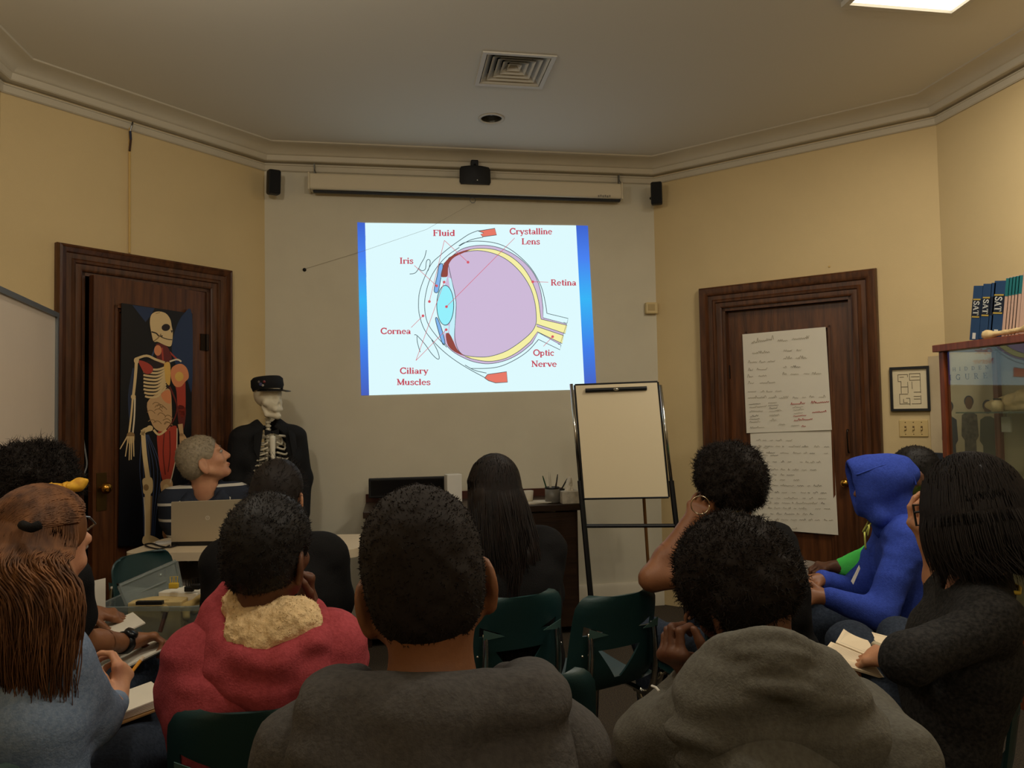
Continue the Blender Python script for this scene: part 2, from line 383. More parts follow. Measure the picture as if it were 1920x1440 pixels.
def sweep(name, prof, m, path, close_prof=False):
    pts = path; k = len(pts); rows = []
    for i in range(k):
        def nr(a, b): t = unit(b-a); return V3(t[1], -t[0], 0)
        n0 = nr(pts[max(i-1, 0)], pts[max(i-1, 0)+1]); n1 = nr(pts[min(i, k-2)], pts[min(i, k-2)+1]); bis = unit(n0+n1); sc = 1/(bis@n0)
        rows.append([pts[i]+bis*sc*d+V3(0, 0, z) for d, z in prof])
    n = len(prof); F = [(i*n+j, i*n+(j+1) % n, (i+1)*n+(j+1) % n, (i+1)*n+j) for i in range(k-1) for j in range(n)]
    F += [tuple(range(n)), tuple((k-1)*n+j for j in range(n))[::-1]]
    return struct(MB().add([p for r in rows for p in r], F).build(name, m, angle=28))
crown = [(0, 3.049), (.052, 3.049), (.058, 3.054), (.064, 3.083), (.071, 3.086), (.076, 3.092), (.090, 3.108), (.115, 3.122), (.150, 3.129), (.170, 3.131), (.176, 3.133), (.180, 3.14), (0, 3.14)]
sweep('trim_1', crown, M_trim, PLAN)
sweep('trim_2', [(0, 2.996), (.006, 2.993), (.014, 2.999), (.014, 3.030), (.020, 3.033), (.020, 3.038), (0, 3.038)], M_trim, PLAN)
for nm, a, b in [('baseboard_front', PLAN[2], PLAN[3]), ('baseboard_left', PLAN[0], PLAN[1]), ('baseboard_right', PLAN[4], PLAN[5])]:
    sweep(nm, [(0, 0), (.018, 0), (.018, .15), (.008, .17), (0, .17)], M_trim, [a, b])

# ------------------------------------------------------------------ doors
class WallF:
    def __init__(s, o, t, n): s.o, s.t, s.n = np.asarray(o, float), np.asarray(t, float), np.asarray(n, float)
    def __call__(s, t, out, z): return s.o+s.t*t+s.n*out+V3(0, 0, z)
    def px(s, x, y, out=0.): return on(x, y, s.n, s.o+s.n*out)
LW = WallF((CL, DY, 0), (-R2, -R2, 0), (R2, -R2, 0)); RW = WallF((CR, DY, 0), (R2, -R2, 0), (-R2, -R2, 0))
FW = WallF((0, DY, 0), (1, 0, 0), (0, -1, 0)); SW = WallF((XR, PLAN[4][1], 0), (0, -1, 0), (-1, 0, 0))
def casing(W, t0, t1, zt, w, name, parent, dep=.12):
    prof = [(0, 0), (0, .012), (.012, .020), (.035, .020), (.040, .030), (.052, .034), (.060, .026), (.085, .028), (.092, .042), (.108, .050), (w-.016, .056), (w-.006, .050), (w, .03), (w, 0)]
    path = [(t0, 0, -1, 0), (t0, zt, -1, 1), (t1, zt, 1, 1), (t1, 0, 1, 0)]; n = len(prof)
    V = [W(t+sx*d, o, z+sz*d) for t, z, sx, sz in path for d, o in prof]
    F = [(i*n+j, i*n+(j+1) % n, (i+1)*n+(j+1) % n, (i+1)*n+j) for i in range(3) for j in range(n)]
    mb = MB().add(V, F)
    for (a, b, c, d_) in ((t0-.002, t0+.02, 0, zt), (t1-.02, t1+.002, 0, zt), (t0, t1, zt-.02, zt+.002)):   # jamb lining
        mb.slab([W(a, 0, c), W(b, 0, c), W(b, 0, d_), W(a, 0, d_)], -W.n, dep)
    return mb.build(name, M_wood, parent, angle=40)
def leaf(L, w, h, name, parent, ty, pt):
    """door leaf in frame L: stiles, rails, recessed panel with moulding; pt=(t0,t1,z0,z1) panel opening"""
    mb = MB(); t0, t1, z0, z1 = pt
    def bx(a, b, c, d, o0, o1): mb.slab([L(a, o1, c), L(b, o1, c), L(b, o1, d), L(a, o1, d)], -L.n, o1-o0)
    bx(0, t0, .01, h, -.04, 0); bx(t1, w, .01, h, -.04, 0); bx(t0, t1, z1, h, -.04, 0); bx(t0, t1, .01, z0, -.04, 0); bx(t0, t1, z0, z1, -.04, -.022)
    for q, (a, o) in enumerate(((.0, .006), (.018, -.008))):
        for (x0, x1, y0, y1) in ((t0+a, t0+a+.014, z0, z1), (t1-a-.014, t1-a, z0, z1), (t0, t1, z0+a, z0+a+.014), (t0, t1, z1-a-.014, z1-a)): bx(x0, x1, y0, y1, -.025, o)
    return mb.build(name, M_wood2, parent)
# right door: closed
d2 = thing('door_2', 'dark oak panelled door in the right angled wall, closed', 'door', RW((RD[0]+RD[1])/2, 0, 0), kind='structure')
casing(RW, RD[0], RD[1], RD[2], .148, 'casing', d2)
RLF = WallF(RW(RD[0]+.02, -.055, 0), RW.t, RW.n)
lf = leaf(RLF, RD[1]-RD[0]-.04, RD[2]-.022, 'door_leaf', d2, 0, (.115, .65, .30, 1.885))
k = RLF.px(1587, 905); MB().lathe([(0, .062), (.018, .060), (.026, .048), (.026, .04), (.018, .03), (.010, .024), (.010, .006), (.026, .005), (.027, 0)], k, RW.n).build('knob', M_brass, lf, True)
h_ = [RLF.px(1590, 806), RLF.px(1592, 848)]
MB().tube(spline([h_[0]+RW.n*.002, h_[0]+RW.n*.026+V3(0, 0, -.012), h_[1]+RW.n*.026+V3(0, 0, .012), h_[1]+RW.n*.002], 4), .005).build('pull_handle', mat('dark_bronze', (40, 30, 22), .4, .8), lf)
for zz in (1.62, .5): MB().tube([RW(RD[0]+.018, -.05, zz-.045), RW(RD[0]+.018, -.05, zz+.045)], .009).build('hinge', mat('dark_bronze', (40, 30, 22), .4, .8), lf)
# left door: ajar, swung a little into the room, a dark cupboard behind it
d1 = thing('door_1', 'dark oak panelled door in the left angled wall, slightly ajar', 'door', LW((LD[0]+LD[1])/2, 0, 0), kind='structure')
casing(LW, LD[0], LD[1], LD[2], .131, 'casing', d1, .05)
hg = LW(LD[0]+.02, -.008, 0); w1 = LD[1]-LD[0]-.045; best = None
def projx(p): v = CAM@(np.asarray(p)-CPOS); return 960+F_PX*v[0]/v[2]
for a in np.arange(-20, .1, .25):
    t = LW.t*math.cos(rad(a))-LW.n*math.sin(rad(a)); e = abs(projx(hg+t*w1+V3(0, 0, 1.2))-174)
    if best is None or e < best[0]: best = (e, a, t)
LLF = WallF(hg, best[2], unit(np.cross(best[2], V3(0, 0, 1)))*(1 if np.cross(best[2], V3(0, 0, 1))@LW.n > 0 else -1))
lf1 = leaf(LLF, w1, LD[2]-.022, 'door_leaf', d1, 0, (.105, w1-.115, .30, 1.99))
k = LLF.px(190, 915); MB().lathe([(0, .066), (.020, .064), (.029, .050), (.028, .04), (.018, .03), (.011, .024), (.011, .004)], k, LLF.n).build('knob', M_brass, lf1, True)
MB().box(k+LLF.n*.002+V3(0, 0, -.02), (.055, .004, .20), np.stack([LLF.t, LLF.n, V3(0, 0, 1)], 1), bev=.001).build('knob_plate', mat('dull_brass', (96, 74, 40), .4, .9), lf1)
for zz in (1.83, .4): MB().tube([LW(LD[0]+.020, .004, zz-.05), LW(LD[0]+.020, .004, zz+.05)], .010).box(LW(LD[0]+.035, -.002, zz), (.05, .010, .10), np.stack([LW.t, LW.n, V3(0, 0, 1)], 1)).build('hinge', mat('dark_bronze', (40, 30, 22), .4, .8), lf1)
# the dark cupboard beyond it
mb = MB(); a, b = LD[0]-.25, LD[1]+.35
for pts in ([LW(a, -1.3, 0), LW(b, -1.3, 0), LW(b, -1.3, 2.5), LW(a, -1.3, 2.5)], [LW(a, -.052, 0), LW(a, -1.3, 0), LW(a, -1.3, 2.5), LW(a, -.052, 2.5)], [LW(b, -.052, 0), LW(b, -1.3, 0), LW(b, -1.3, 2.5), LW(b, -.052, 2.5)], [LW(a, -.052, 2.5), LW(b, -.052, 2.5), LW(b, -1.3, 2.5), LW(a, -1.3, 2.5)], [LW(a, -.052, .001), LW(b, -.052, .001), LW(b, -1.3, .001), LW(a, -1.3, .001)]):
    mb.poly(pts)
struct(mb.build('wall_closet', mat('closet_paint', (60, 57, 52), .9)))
c = [LW.px(153, y, -.06) for y in (540, 620, 700)]+[LW.px(x, y, -.06) for x, y in ((154, 800), (159, 840), (163, 870), (158, 888), (153, 900), (153, 960), (153, 1020))]
tag(MB().tube(spline(c, 4), .0045, 6).build('cable', M_white, smooth=True), 'white cable hanging down the latch side of the left doorway', 'cable')

# ------------------------------------------------------------------ ceiling fittings
cx, cy, hv = VENT
v = thing('ceiling_vent', 'square stepped-louvre air vent in the ceiling', 'vent', (cx, cy, HC))
mb = MB(); M_vent = mat('vent_metal', (196, 190, 176), .45)
def sqring(mb, h0, z0, h1, z1, m=0):
    V = [V3(cx+x*h, cy+y*h, z) for h, z in ((h0, z0), (h1, z1)) for x, y in ((-1, -1), (1, -1), (1, 1), (-1, 1))]
    mb.add(V, [(i, (i+1) % 4, 4+(i+1) % 4, 4+i) for i in range(4)], m)
sqring(mb, hv+.022, HC-.001, hv+.020, HC-.008); sqring(mb, hv+.020, HC-.008, hv-.002, HC-.006); sqring(mb, hv-.002, HC-.006, hv-.002, HC+.05); mb.build('frame', M_vent, v)
for i in range(5):
    h0 = hv-.006-i*.031; mb = MB(); sqring(mb, h0, HC-.002+i*.004, max(h0-.036, .004), HC+.034+i*.004); sqring(mb, h0, HC-.004+i*.004, max(h0-.036, .004)+.001, HC+.032+i*.004); mb.build('louvre', M_vent, v)
mb = MB(); sqring(mb, hv+.0, HC+.055, .001, HC+.14); sqring(mb, hv, HC+.055, hv, HC+.05); mb.build('duct', M_dark, v)
cx, cy, rr = DOWN
v = thing('recessed_downlight', 'round recessed ceiling downlight, switched off', 'ceiling light', (cx, cy, HC))
MB().lathe([(rr+.014, HC-.001), (rr+.013, HC-.006), (rr, HC-.007), (rr-.004, HC+.002)], (cx, cy, 0)).build('trim_ring', M_vent, v, True)
MB().lathe([(rr-.004, HC), (rr-.010, HC+.04), (rr-.022, HC+.10), (0, HC+.101)], (cx, cy, 0)).build('reflector', mat('grey_reflector', (105, 102, 92), .3, .7), v, True)
MB().ell((cx, cy, HC+.06), (.032, .032, .04)).build('lamp_bulb', mat('bulb_off', (190, 186, 172), .3), v, True)
for px_, py_, pz_, wt in FILL_BULBS:  # bulbs added out of view to lift the wall and ceiling brightness
    nm = ('left' if px_ < -.5 else 'right' if px_ > 1 else 'middle')+(' front' if py_ > 0 else ' rear')
    v = thing('fill_bulb', 'added fill bulb on a cord, out of view over the %s seats' % nm, 'added fill lamp', (px_, py_, pz_), 'added fill bulbs')
    MB().tube([(px_, py_, HC), (px_, py_, pz_+.17)], .005, 6).build('cord', M_black, v); MB().lathe([(0, pz_+.18), (.022, pz_+.175), (.026, pz_+.10), (0, pz_+.10)], (px_, py_, 0), n=14).build('socket', M_vent, v)
    MB().lathe([(0, HC), (.05, HC-.002), (.04, HC-.03), (0, HC-.032)], (px_, py_, 0), n=18).build('ceiling_cap', M_vent, v)
    ld = bpy.data.lights.new('fill_bulb_lamp', 'POINT'); ld.shadow_soft_size = .085; ld.energy = wt; ld.color = LIGHT_COL; lo = bpy.data.objects.new('fill_bulb_lamp', ld); COL.objects.link(lo); lo.parent = v
M_diff = emat('lamp_diffuser', (255, 244, 220), 3.0)
for i, (lx, ly, wt) in enumerate(PANELS):
    nm = ['lit fluorescent panel in the ceiling at upper right', 'lit fluorescent panel over the left seats', 'lit fluorescent panel behind the right seats', 'lit fluorescent panel behind the left seats'][i]
    v = thing('ceiling_light_panel', nm, 'ceiling light', (lx, ly, HC), 'fluorescent ceiling panels'); hx, hy = .25, .56
    mb = MB()
    for sx in (-1, 1): mb.box((lx+sx*(hx+.012), ly, HC-.012), (.024, 2*hy+.048, .023)); mb.box((lx, ly+sx*(hy+.012), HC-.012), (2*hx, .024, .023))
    mb.build('frame', M_vent, v)
    MB().box((lx, ly, HC-.006), (2*hx, 2*hy, .008)).build('diffuser', M_diff, v)
    ld = bpy.data.lights.new('panel_lamp', 'AREA'); ld.shape = 'RECTANGLE'; ld.size = 2*hx; ld.size_y = 2*hy; ld.energy = wt; ld.color = LIGHT_COL
    lo = bpy.data.objects.new('panel_lamp', ld); COL.objects.link(lo); lo.parent = v; lo.location = (0, 0, -.028)

# ------------------------------------------------------------------ things on the walls
def wallbox(W, c, size, ):   # oriented box basis of a wall: t, n, z
    return np.stack([W.t, W.n, V3(0, 0, 1)], 1)
# screen housing
a, b = FW.px(580, 345, .07), FW.px(1163, 360, .07)
s_ = thing('projection_screen', 'long white roll-up projection screen case hung under the cornice', 'screen', ((a[0]+b[0])/2, DY-.07, 2.86))
mb = MB().box(((a[0]+b[0])/2, DY-.065, 2.905), (b[0]-a[0], .10, .105), bev=.012); mb.box((a[0], DY-.065, 2.905), (.012, .108, .115), bev=.004).box((b[0], DY-.065, 2.905), (.012, .108, .115), bev=.004).build('case', mat('screen_case_white', (205, 192, 164), .4), s_)
MB().box(((a[0]+b[0])/2+.01, DY-.075, 2.845), (b[0]-a[0]-.03, .028, .016), bev=.005).build('bottom_bar', M_black, s_)
MB().tube([V3(.567+.018*math.cos(q), DY-.075, 2.818+.018*math.sin(q)) for q in np.linspace(0, 2*math.pi, 18)], .0025, 6).build('pull_ring', M_steel, s_, True)
for x in (a[0]+.03, b[0]-.0): MB().box((x, DY-.04, 2.995), (.006, .03, .09)).tube([V3(x, DY-.055, 3.0), V3(x+.012, DY-.06, 2.975), V3(x, DY-.065, 2.96)], .003, 6).build('hanger_hook', M_steel, s_)
mb = MB(); q = FW.px(1133, 368, .118)
for i in range(6): mb.box((q[0]-.04+i*.016, q[1], q[2]+(.003 if i % 2 else 0)), (.010, .0012, .014))
mb.build('maker_mark', mat('mark_grey', (130, 122, 108), .6), s_)
# centre speaker
q = FW.px(890, 331, .10); s_ = thing('center_speaker', 'black speaker mounted above the middle of the screen case', 'speaker', (q[0], DY-.1, q[2]-.06))
mb = MB(); V = []
for z, w, dfr in ((-.062, .098, .0), (-.045, .106, .01), (.04, .104, .01), (.058, .094, 0)):
    V += [V3(q[0]+x*w, DY-.125-dfr*(1-abs(x)) - .03*(1-x*x), q[2]+z) for x in np.linspace(-1, 1, 9)]+[V3(q[0]+x*w, DY-.121, q[2]+z) for x in np.linspace(1, -1, 9)]
F = [(i*18+j, i*18+(j+1) % 18, (i+1)*18+(j+1) % 18, (i+1)*18+j) for i in range(3) for j in range(18)]+[tuple(range(18)), tuple(range(54, 72))]
mb.add(V, F).build('cabinet', mat('speaker_black', (20, 20, 21), .6, bump=.3, bscale=400), s_, angle=40)
MB().box((q[0], DY-.09, q[2]+.085), (.05, .06, .05), bev=.006).tube([V3(q[0], DY-.02, q[2]+.09), V3(q[0], DY-.11, q[2]+.085), V3(q[0], DY-.125, q[2]+.05)], .012).box((q[0], DY-.008, q[2]+.088), (.08, .014, .04)).build('bracket', M_black, s_)
MB().ell((q[0]+.01, DY-.166, q[2]-.045), (.004, .003, .004)).build('indicator', M_white, s_, True)
for nm, x, y, px in (('small black speaker in the left front corner under the cornice', 513, 342, 25), ('small black speaker in the right front corner under the cornice', 1231, 363, 23)):
    q = FW.px(x, y, .12); hd = 20 if x < 900 else -22; R = rotz(rad(hd))@np.array([[1, 0, 0], [0, math.cos(rad(8)), -math.sin(rad(8))], [0, math.sin(rad(8)), math.cos(rad(8))]])
    s_ = thing('satellite_speaker', nm, 'speaker', (q[0], q[1], q[2]-.08), 'corner speakers')
    MB().box(q, (.078, .085, .155), R, bev=.012).build('cabinet', mat('speaker_black', (20, 20, 21), .6, bump=.3, bscale=400), s_)
    MB().box(q+R@V3(0, -.044, 0), (.064, .004, .14), R, bev=.0015).build('grille', mat('grille_black', (12, 12, 12), .8, bump=.5, bscale=500), s_)
    MB().tube([q+R@V3(0, .03, 0), V3(q[0], DY-.002, q[2])], .010).build('bracket', M_black, s_)
q = FW.px(571, 506, 0); tag(MB().lathe([(0, .012), (.011, .010), (.012, .004), (.012, 0)], q, FW.n, 12).build('wall_peg', M_black, smooth=True), 'small round black peg on the cream wall left of the slide', 'peg')
tag(MB().tube([FW.px(572, 504, .006), FW.px(680, 471, .004), FW.px(800, 430, .006), V3(.567, DY-.075, 2.80)], .0008, 5).build('thread', mat('thread_grey', (150, 140, 120), .8)), 'thin thread running from the black peg up to the screen ring', 'thread')
q = FW.px(1221, 578, .02); s_ = thing('motion_sensor', 'small beige box sensor high on the front wall by the right corner', 'sensor', (q[0], DY, q[2]-.04))
MB().box((q[0], DY-.02, q[2]), (.088, .040, .082), bev=.008).build('housing', mat('beige_plastic', (206, 184, 132), .5), s_); MB().box((q[0]-.005, DY-.041, q[2]+.004), (.05, .004, .045), bev=.0015).build('lens', mat('beige_lens', (176, 152, 100), .4), s_)
# hanging cord and conduit on the left angled wall
q0, q1 = LW.px(243, 240, .012), LW.px(243, 474, .012)
tag(MB().tube([q0, q1], .006, 8).build('wall_conduit', mat('yellow_conduit', (206, 172, 104), .6)), 'thin yellow-painted conduit running down the left angled wall to the door frame', 'conduit')
s_ = thing('hanging_hook', 'small hook with a dark cord end hanging from the left picture rail', 'hook', LW.px(244, 262, .03))
MB().tube([LW.px(249, 229, .03), LW.px(247, 236, .035), LW.px(244, 246, .025)], .004, 6).build('wire_hook', M_steel, s_); MB().tube([LW.px(244, 246, .025), LW.px(245, 262, .025)], .007, 8).build('blue_sleeve', mat('blue_sleeve', (40, 44, 66), .6), s_); MB().tube([LW.px(245, 262, .025), LW.px(243, 283, .025)], .006, 8).build('brown_cord', mat('brown_cord', (70, 46, 30), .7), s_)
# framed floor plan
R = np.stack([RW.t, RW.n, V3(0, 0, 1)], 1); q = RW.px(1706, 729, .012); s_ = thing('picture_frame', 'black framed floor plan hung on the yellow wall above the switches', 'framed plan', q-V3(0, 0, .13))
fw, fh = .192, .246; mb = MB()
for x, z, w, h in ((-fw/2, 0, .014, fh+.014), (fw/2, 0, .014, fh+.014), (0, -fh/2, fw, .014), (0, fh/2, fw, .014)): mb.box(q+R@V3(x, 0, z), (w, .024, h), R)
mb.build('frame', M_black, s_); mb = MB(); mb.box(q+R@V3(0, -.004, 0), (fw, .006, fh), R)
sh = mb.build('plan_sheet', mat('plan_paper', (222, 206, 170), .8), s_); mb = MB()
def pl(x0, z0, x1, z1, w=.0022):
    a, b = V3(x0, 0, z0), V3(x1, 0, z1); c = (a+b)/2; mb.box(q+R@(c+V3(0, .0005, 0)), (abs(x1-x0)+w, .001, abs(z1-z0)+w), R)
for x0, z0, x1, z1 in ((-.06, .085, -.01, .085), (.0, .088, .055, .088), (-.06, .085, -.06, .045), (-.06, .045, -.045, .045), (-.045, .045, -.045, -.025), (-.01, .085, -.01, .07), (.055, .088, .055, .05), (0, .05, .055, .05), (0, .088, 0, .05), (-.01, .04, -.01, -.025), (-.045, .012, -.01, .012), (-.055, -.03, -.012, -.03), (-.055, -.03, -.055, -.088), (-.055, -.088, -.002, -.088), (.012, .04, .012, 0), (.055, .05, .055, -.025), (.02, -.02, .055, -.02), (.008, -.088, .055, -.088), (.055, -.04, .055, -.088), (-.002, -.055, -.002, -.095), (-.02, -.055, -.002, -.055), (-.035, -.06, -.035, -.08), (-.035, -.08, -.015, -.08), (.02, -.045, .05, -.045), (.02, -.06, .05, -.06), (.01, .07, .05, .07), (-.05, .07, -.03, .07)): pl(x0, z0, x1, z1)
mb.build('plan_lines', mat('plan_ink', (70, 58, 40), .8), sh)
# switch plate
q = RW.px(1713, 803, .004); s_ = thing('light_switch_plate', 'cream triple light switch plate on the yellow wall below the framed plan', 'light switch', q-V3(0, 0, .05))
MB().box(q, (.150, .008, .098), R, bev=.003).build('plate', mat('switch_cream', (206, 178, 120), .45), s_)
for x in (-.042, 0, .042):
    sl = MB().box(q+R@V3(x, .0042, 0), (.010, .0015, .026), R).build('switch_slot', mat('slot_brown', (96, 74, 44), .7), s_); MB().box(q+R@V3(x, .010, -.004), (.007, .014, .011), R, bev=.001).build('toggle', mat('switch_cream', (206, 178, 120), .45), sl)
    for z in (-.035, .035): MB().ell(q+R@V3(x, .004, z), (.003, .0015, .003), R, 6).build('screw', mat('dull_brass', (96, 74, 40), .4, .9), s_)
tag(MB().lathe([(0, .006), (.006, .004), (.006, 0)], RW.px(1555, 500, 0), RW.n, 10).build('wall_hook', mat('yellow_conduit', (206, 172, 104), .6)), 'tiny painted nail in the yellow wall over the right door', 'nail')

# ------------------------------------------------------------------ flip-chart sheets on the right door
M_ink = mat('pencil_ink', (150, 138, 112), .9); M_red = mat('red_ink', (176, 44, 40), .9); M_blk = mat('black_ink', (96, 86, 68), .9)
def scribble(mb, a, b, hgt, seed, W, m=0, r=.0014, dens=1.0):
    """one handwritten word as a wavy pen line from a to b"""
    g = random.Random(seed); L = np.linalg.norm(b-a); n = max(4, int(L/.006*dens)); u = unit(b-a); pts = []
    for i in range(n+1): pts.append(a+u*(L*i/n+g.uniform(-.002, .002))+V3(0, 0, (hgt*g.choice((.25, .35, .5, 1.0)) if i % 2 else 0)+g.uniform(-.001, .001)))
    pts = spline(pts, 3)
    for i in range(len(pts)-1):
        d = pts[i+1]-pts[i]; s = unit(np.cross(d, W.n))*r; mb.add([pts[i]-s, pts[i+1]-s, pts[i+1]+s, pts[i]+s], [(0, 1, 2, 3)], m)
def sheet(name, label, px, offs, lines, reds=()):
    pts = [RLF.px(x, y, offs) for x, y in px]
    s = thing(name, label, 'paper sheet', (sum(pts)/4)*[1, 1, 0]+V3(0, 0, min(p[2] for p in pts)), 'flip-chart sheets on the right door')
    # a slightly wavy sheet
    n = 10; V = []
    for j in range(n+1):
        for i in range(n+1):
            u, v = i/n, j/n; p = (pts[0]*(1-u)+pts[1]*u)*(1-v)+(pts[3]*(1-u)+pts[2]*u)*v; w = .003*math.sin(5*u+3*v)*v+0; V.append(p+RW.n*(w+.001))
    F = [(j*(n+1)+i, j*(n+1)+i+1, (j+1)*(n+1)+i+1, (j+1)*(n+1)+i) for j in range(n) for i in range(n)]
    N = len(V); V2 = [p-RW.n*.001 for p in V]; rim = [i for i in range(n+1)]+[(j+1)*(n+1)-1 for j in range(1, n+1)]+[n*(n+1)+i for i in range(n-1, -1, -1)]+[j*(n+1) for j in range(n-1, 0, -1)]
    F2 = F+[tuple(i+N for i in f[::-1]) for f in F]+[(rim[i], rim[(i+1) % len(rim)], rim[(i+1) % len(rim)]+N, rim[i]+N) for i in range(len(rim))]
    MB().add(V+V2, F2).build('sheet', M_paper, s)
    mb = MB()
    for i, (x0, y0, x1, y1, hh, mm) in enumerate(lines):
        scribble(mb, RLF.px(x0, y0, offs+.0055), RLF.px(x1, y1, offs+.0055), hh, i*7+len(lines), RLF, mm, .0014 if mm == 1 else .0010)
    mb.build('handwriting', [M_ink, M_red, M_blk], s); return s
def z2(l): return [(1380+x0/6.545, 600+y0/6.545, 1380+x1/6.545, 600+y1/6.545, h, m) for x0, y0, x1, y1, h, m in l]
def z3(l): return [(1380+x0/6.545, 790+y0/6.545, 1380+x1/6.545, 790+y1/6.545, h, m) for x0, y0, x1, y1, h, m in l]
up = z2([(190, 290, 460, 240, .03, 0), (510, 265, 630, 258, .012, 0), (690, 245, 900, 225, .02, 0), (200, 415, 410, 400, .016, 0), (580, 385, 690, 383, .02, 0), (740, 380, 800, 378, .02, 0), (150, 530, 260, 520, .018, 0), (285, 522, 360, 520, .014, 0), (390, 518, 480, 512, .018, 0), (585, 480, 690, 475, .018, 0), (730, 475, 870, 470, .018, 0),
         (150, 625, 210, 620, .02, 0), (255, 615, 380, 610, .014, 0), (580, 585, 625, 585, .02, 0), (670, 582, 790, 580, .012, 2), (140, 705, 210, 700, .02, 0), (275, 695, 375, 690, .018, 0), (570, 675, 625, 672, .02, 0), (670, 672, 770, 668, .014, 0), (830, 665, 900, 663, .012, 0), (935, 668, 1045, 662, .014, 0), (150, 785, 215, 780, .02, 0), (290, 780, 480, 770, .014, 0),
         (145, 885, 245, 882, .014, 0), (300, 885, 345, 884, .010, 0), (370, 885, 450, 882, .010, 0), (480, 880, 560, 878, .014, 0), (145, 962, 370, 955, .016, 0), (400, 960, 500, 955, .018, 0), (525, 965, 640, 955, .014, 0), (695, 962, 765, 960, .010, 2), (810, 955, 860, 953, .010, 0), (900, 950, 960, 948, .012, 0), (1015, 950, 1095, 948, .014, 0),
         (160, 1040, 300, 1030, .010, 2), (170, 1080, 370, 1060, .010, 0), (395, 1025, 500, 1015, .010, 0), (395, 1055, 525, 1045, .010, 2), (405, 1092, 510, 1082, .012, 2), (160, 1130, 330, 1120, .009, 0), (410, 1125, 560, 1112, .009, 0), (170, 1190, 275, 1180, .010, 2), (410, 1180, 530, 1170, .016, 0), (170, 1222, 290, 1215, .009, 2), (170, 1258, 295, 1250, .009, 0), (415, 1240, 500, 1230, .014, 0), (170, 1330, 350, 1318, .010, 0), (525, 1285, 600, 1290, .02, 0),
         (670, 1040, 850, 1025, .014, 1), (920, 1025, 1140, 1010, .016, 1), (690, 1078, 820, 1066, .008, 0), (700, 1110, 830, 1100, .010, 0), (935, 1138, 1110, 1128, .013, 1), (710, 1150, 820, 1140, .010, 0), (705, 1185, 860, 1172, .010, 1), (710, 1240, 940, 1220, .014, 1), (680, 1305, 780, 1295, .016, 0), (805, 1315, 860, 1308, .010, 1)])
lo = []; g = random.Random(5)
for i, (y, xs) in enumerate(((232, (245, 300, 330, 370, 415, 455, 490, 560, 615, 685)), (305, (250, 320, 350, 420, 425, 460, 490, 540, 570, 590, 650, 790, 810, 885, 960, 1020, 1085, 1140)), (325, (255, 300, 340, 395)), (385, (265, 340, 370, 480, 540, 650, 700, 800, 830, 870, 905, 970, 1080, 1130)), (415, (265, 300, 330, 390, 420, 520)), (495, (270, 330, 380, 410, 450, 500, 550, 590, 635, 680, 780, 820, 850, 890, 910, 960, 985, 1040)), (525, (270, 310, 330, 400)), (590, (285, 355, 435, 515, 550, 600, 640, 660, 695, 770, 810, 865, 910, 985)), (655, (280, 330, 390, 410, 450, 500, 550, 590, 620, 715)), (715, (285, 345, 385, 430, 480, 490, 540, 600, 705, 780)), (785, (290, 340, 450, 510, 545, 710, 750, 830, 870, 910, 950, 1050)), (870, (290, 355, 390, 445, 475, 525, 560, 625, 680, 735, 790, 855, 880, 910, 945, 1000, 1035, 1110)), (940, (300, 385, 430, 450, 500, 545, 590, 760, 820, 850, 895, 945, 1010, 1110)), (1000, (305, 360, 400, 430, 470, 530, 560, 660, 690, 710, 735, 1000, 1045, 1090)), (1065, (310, 350, 390, 440, 470, 540, 580, 620, 640, 670, 710, 740, 770, 870, 970, 1040, 1080, 1160)), (1135, (320, 380, 425, 455, 500, 560, 600, 720, 745, 780, 820, 880, 905, 950)), (1205, (400, 440, 470, 530, 555, 640, 670, 750, 780, 860, 890, 940, 970, 1030, 1080, 1120, 1140, 1195)), (1315, (500, 560, 605, 750)))):
    for a, b in zip(xs[::2], xs[1::2]): lo.append((a, y+a*.012, b, y+b*.012, .010, 2 if g.random() < .25 else 0))
sheet('paper_sheet', 'lower ruled flip-chart sheet of long handwritten questions on right door', [(1406, 812), (1561, 803), (1572, 1003), (1409, 990)], .004, z3(lo))
sheet('paper_sheet', 'upper flip-chart sheet with red signatures taped to right door', [(1392, 627), (1548, 613), (1560, 806), (1400, 812)], .012, up)
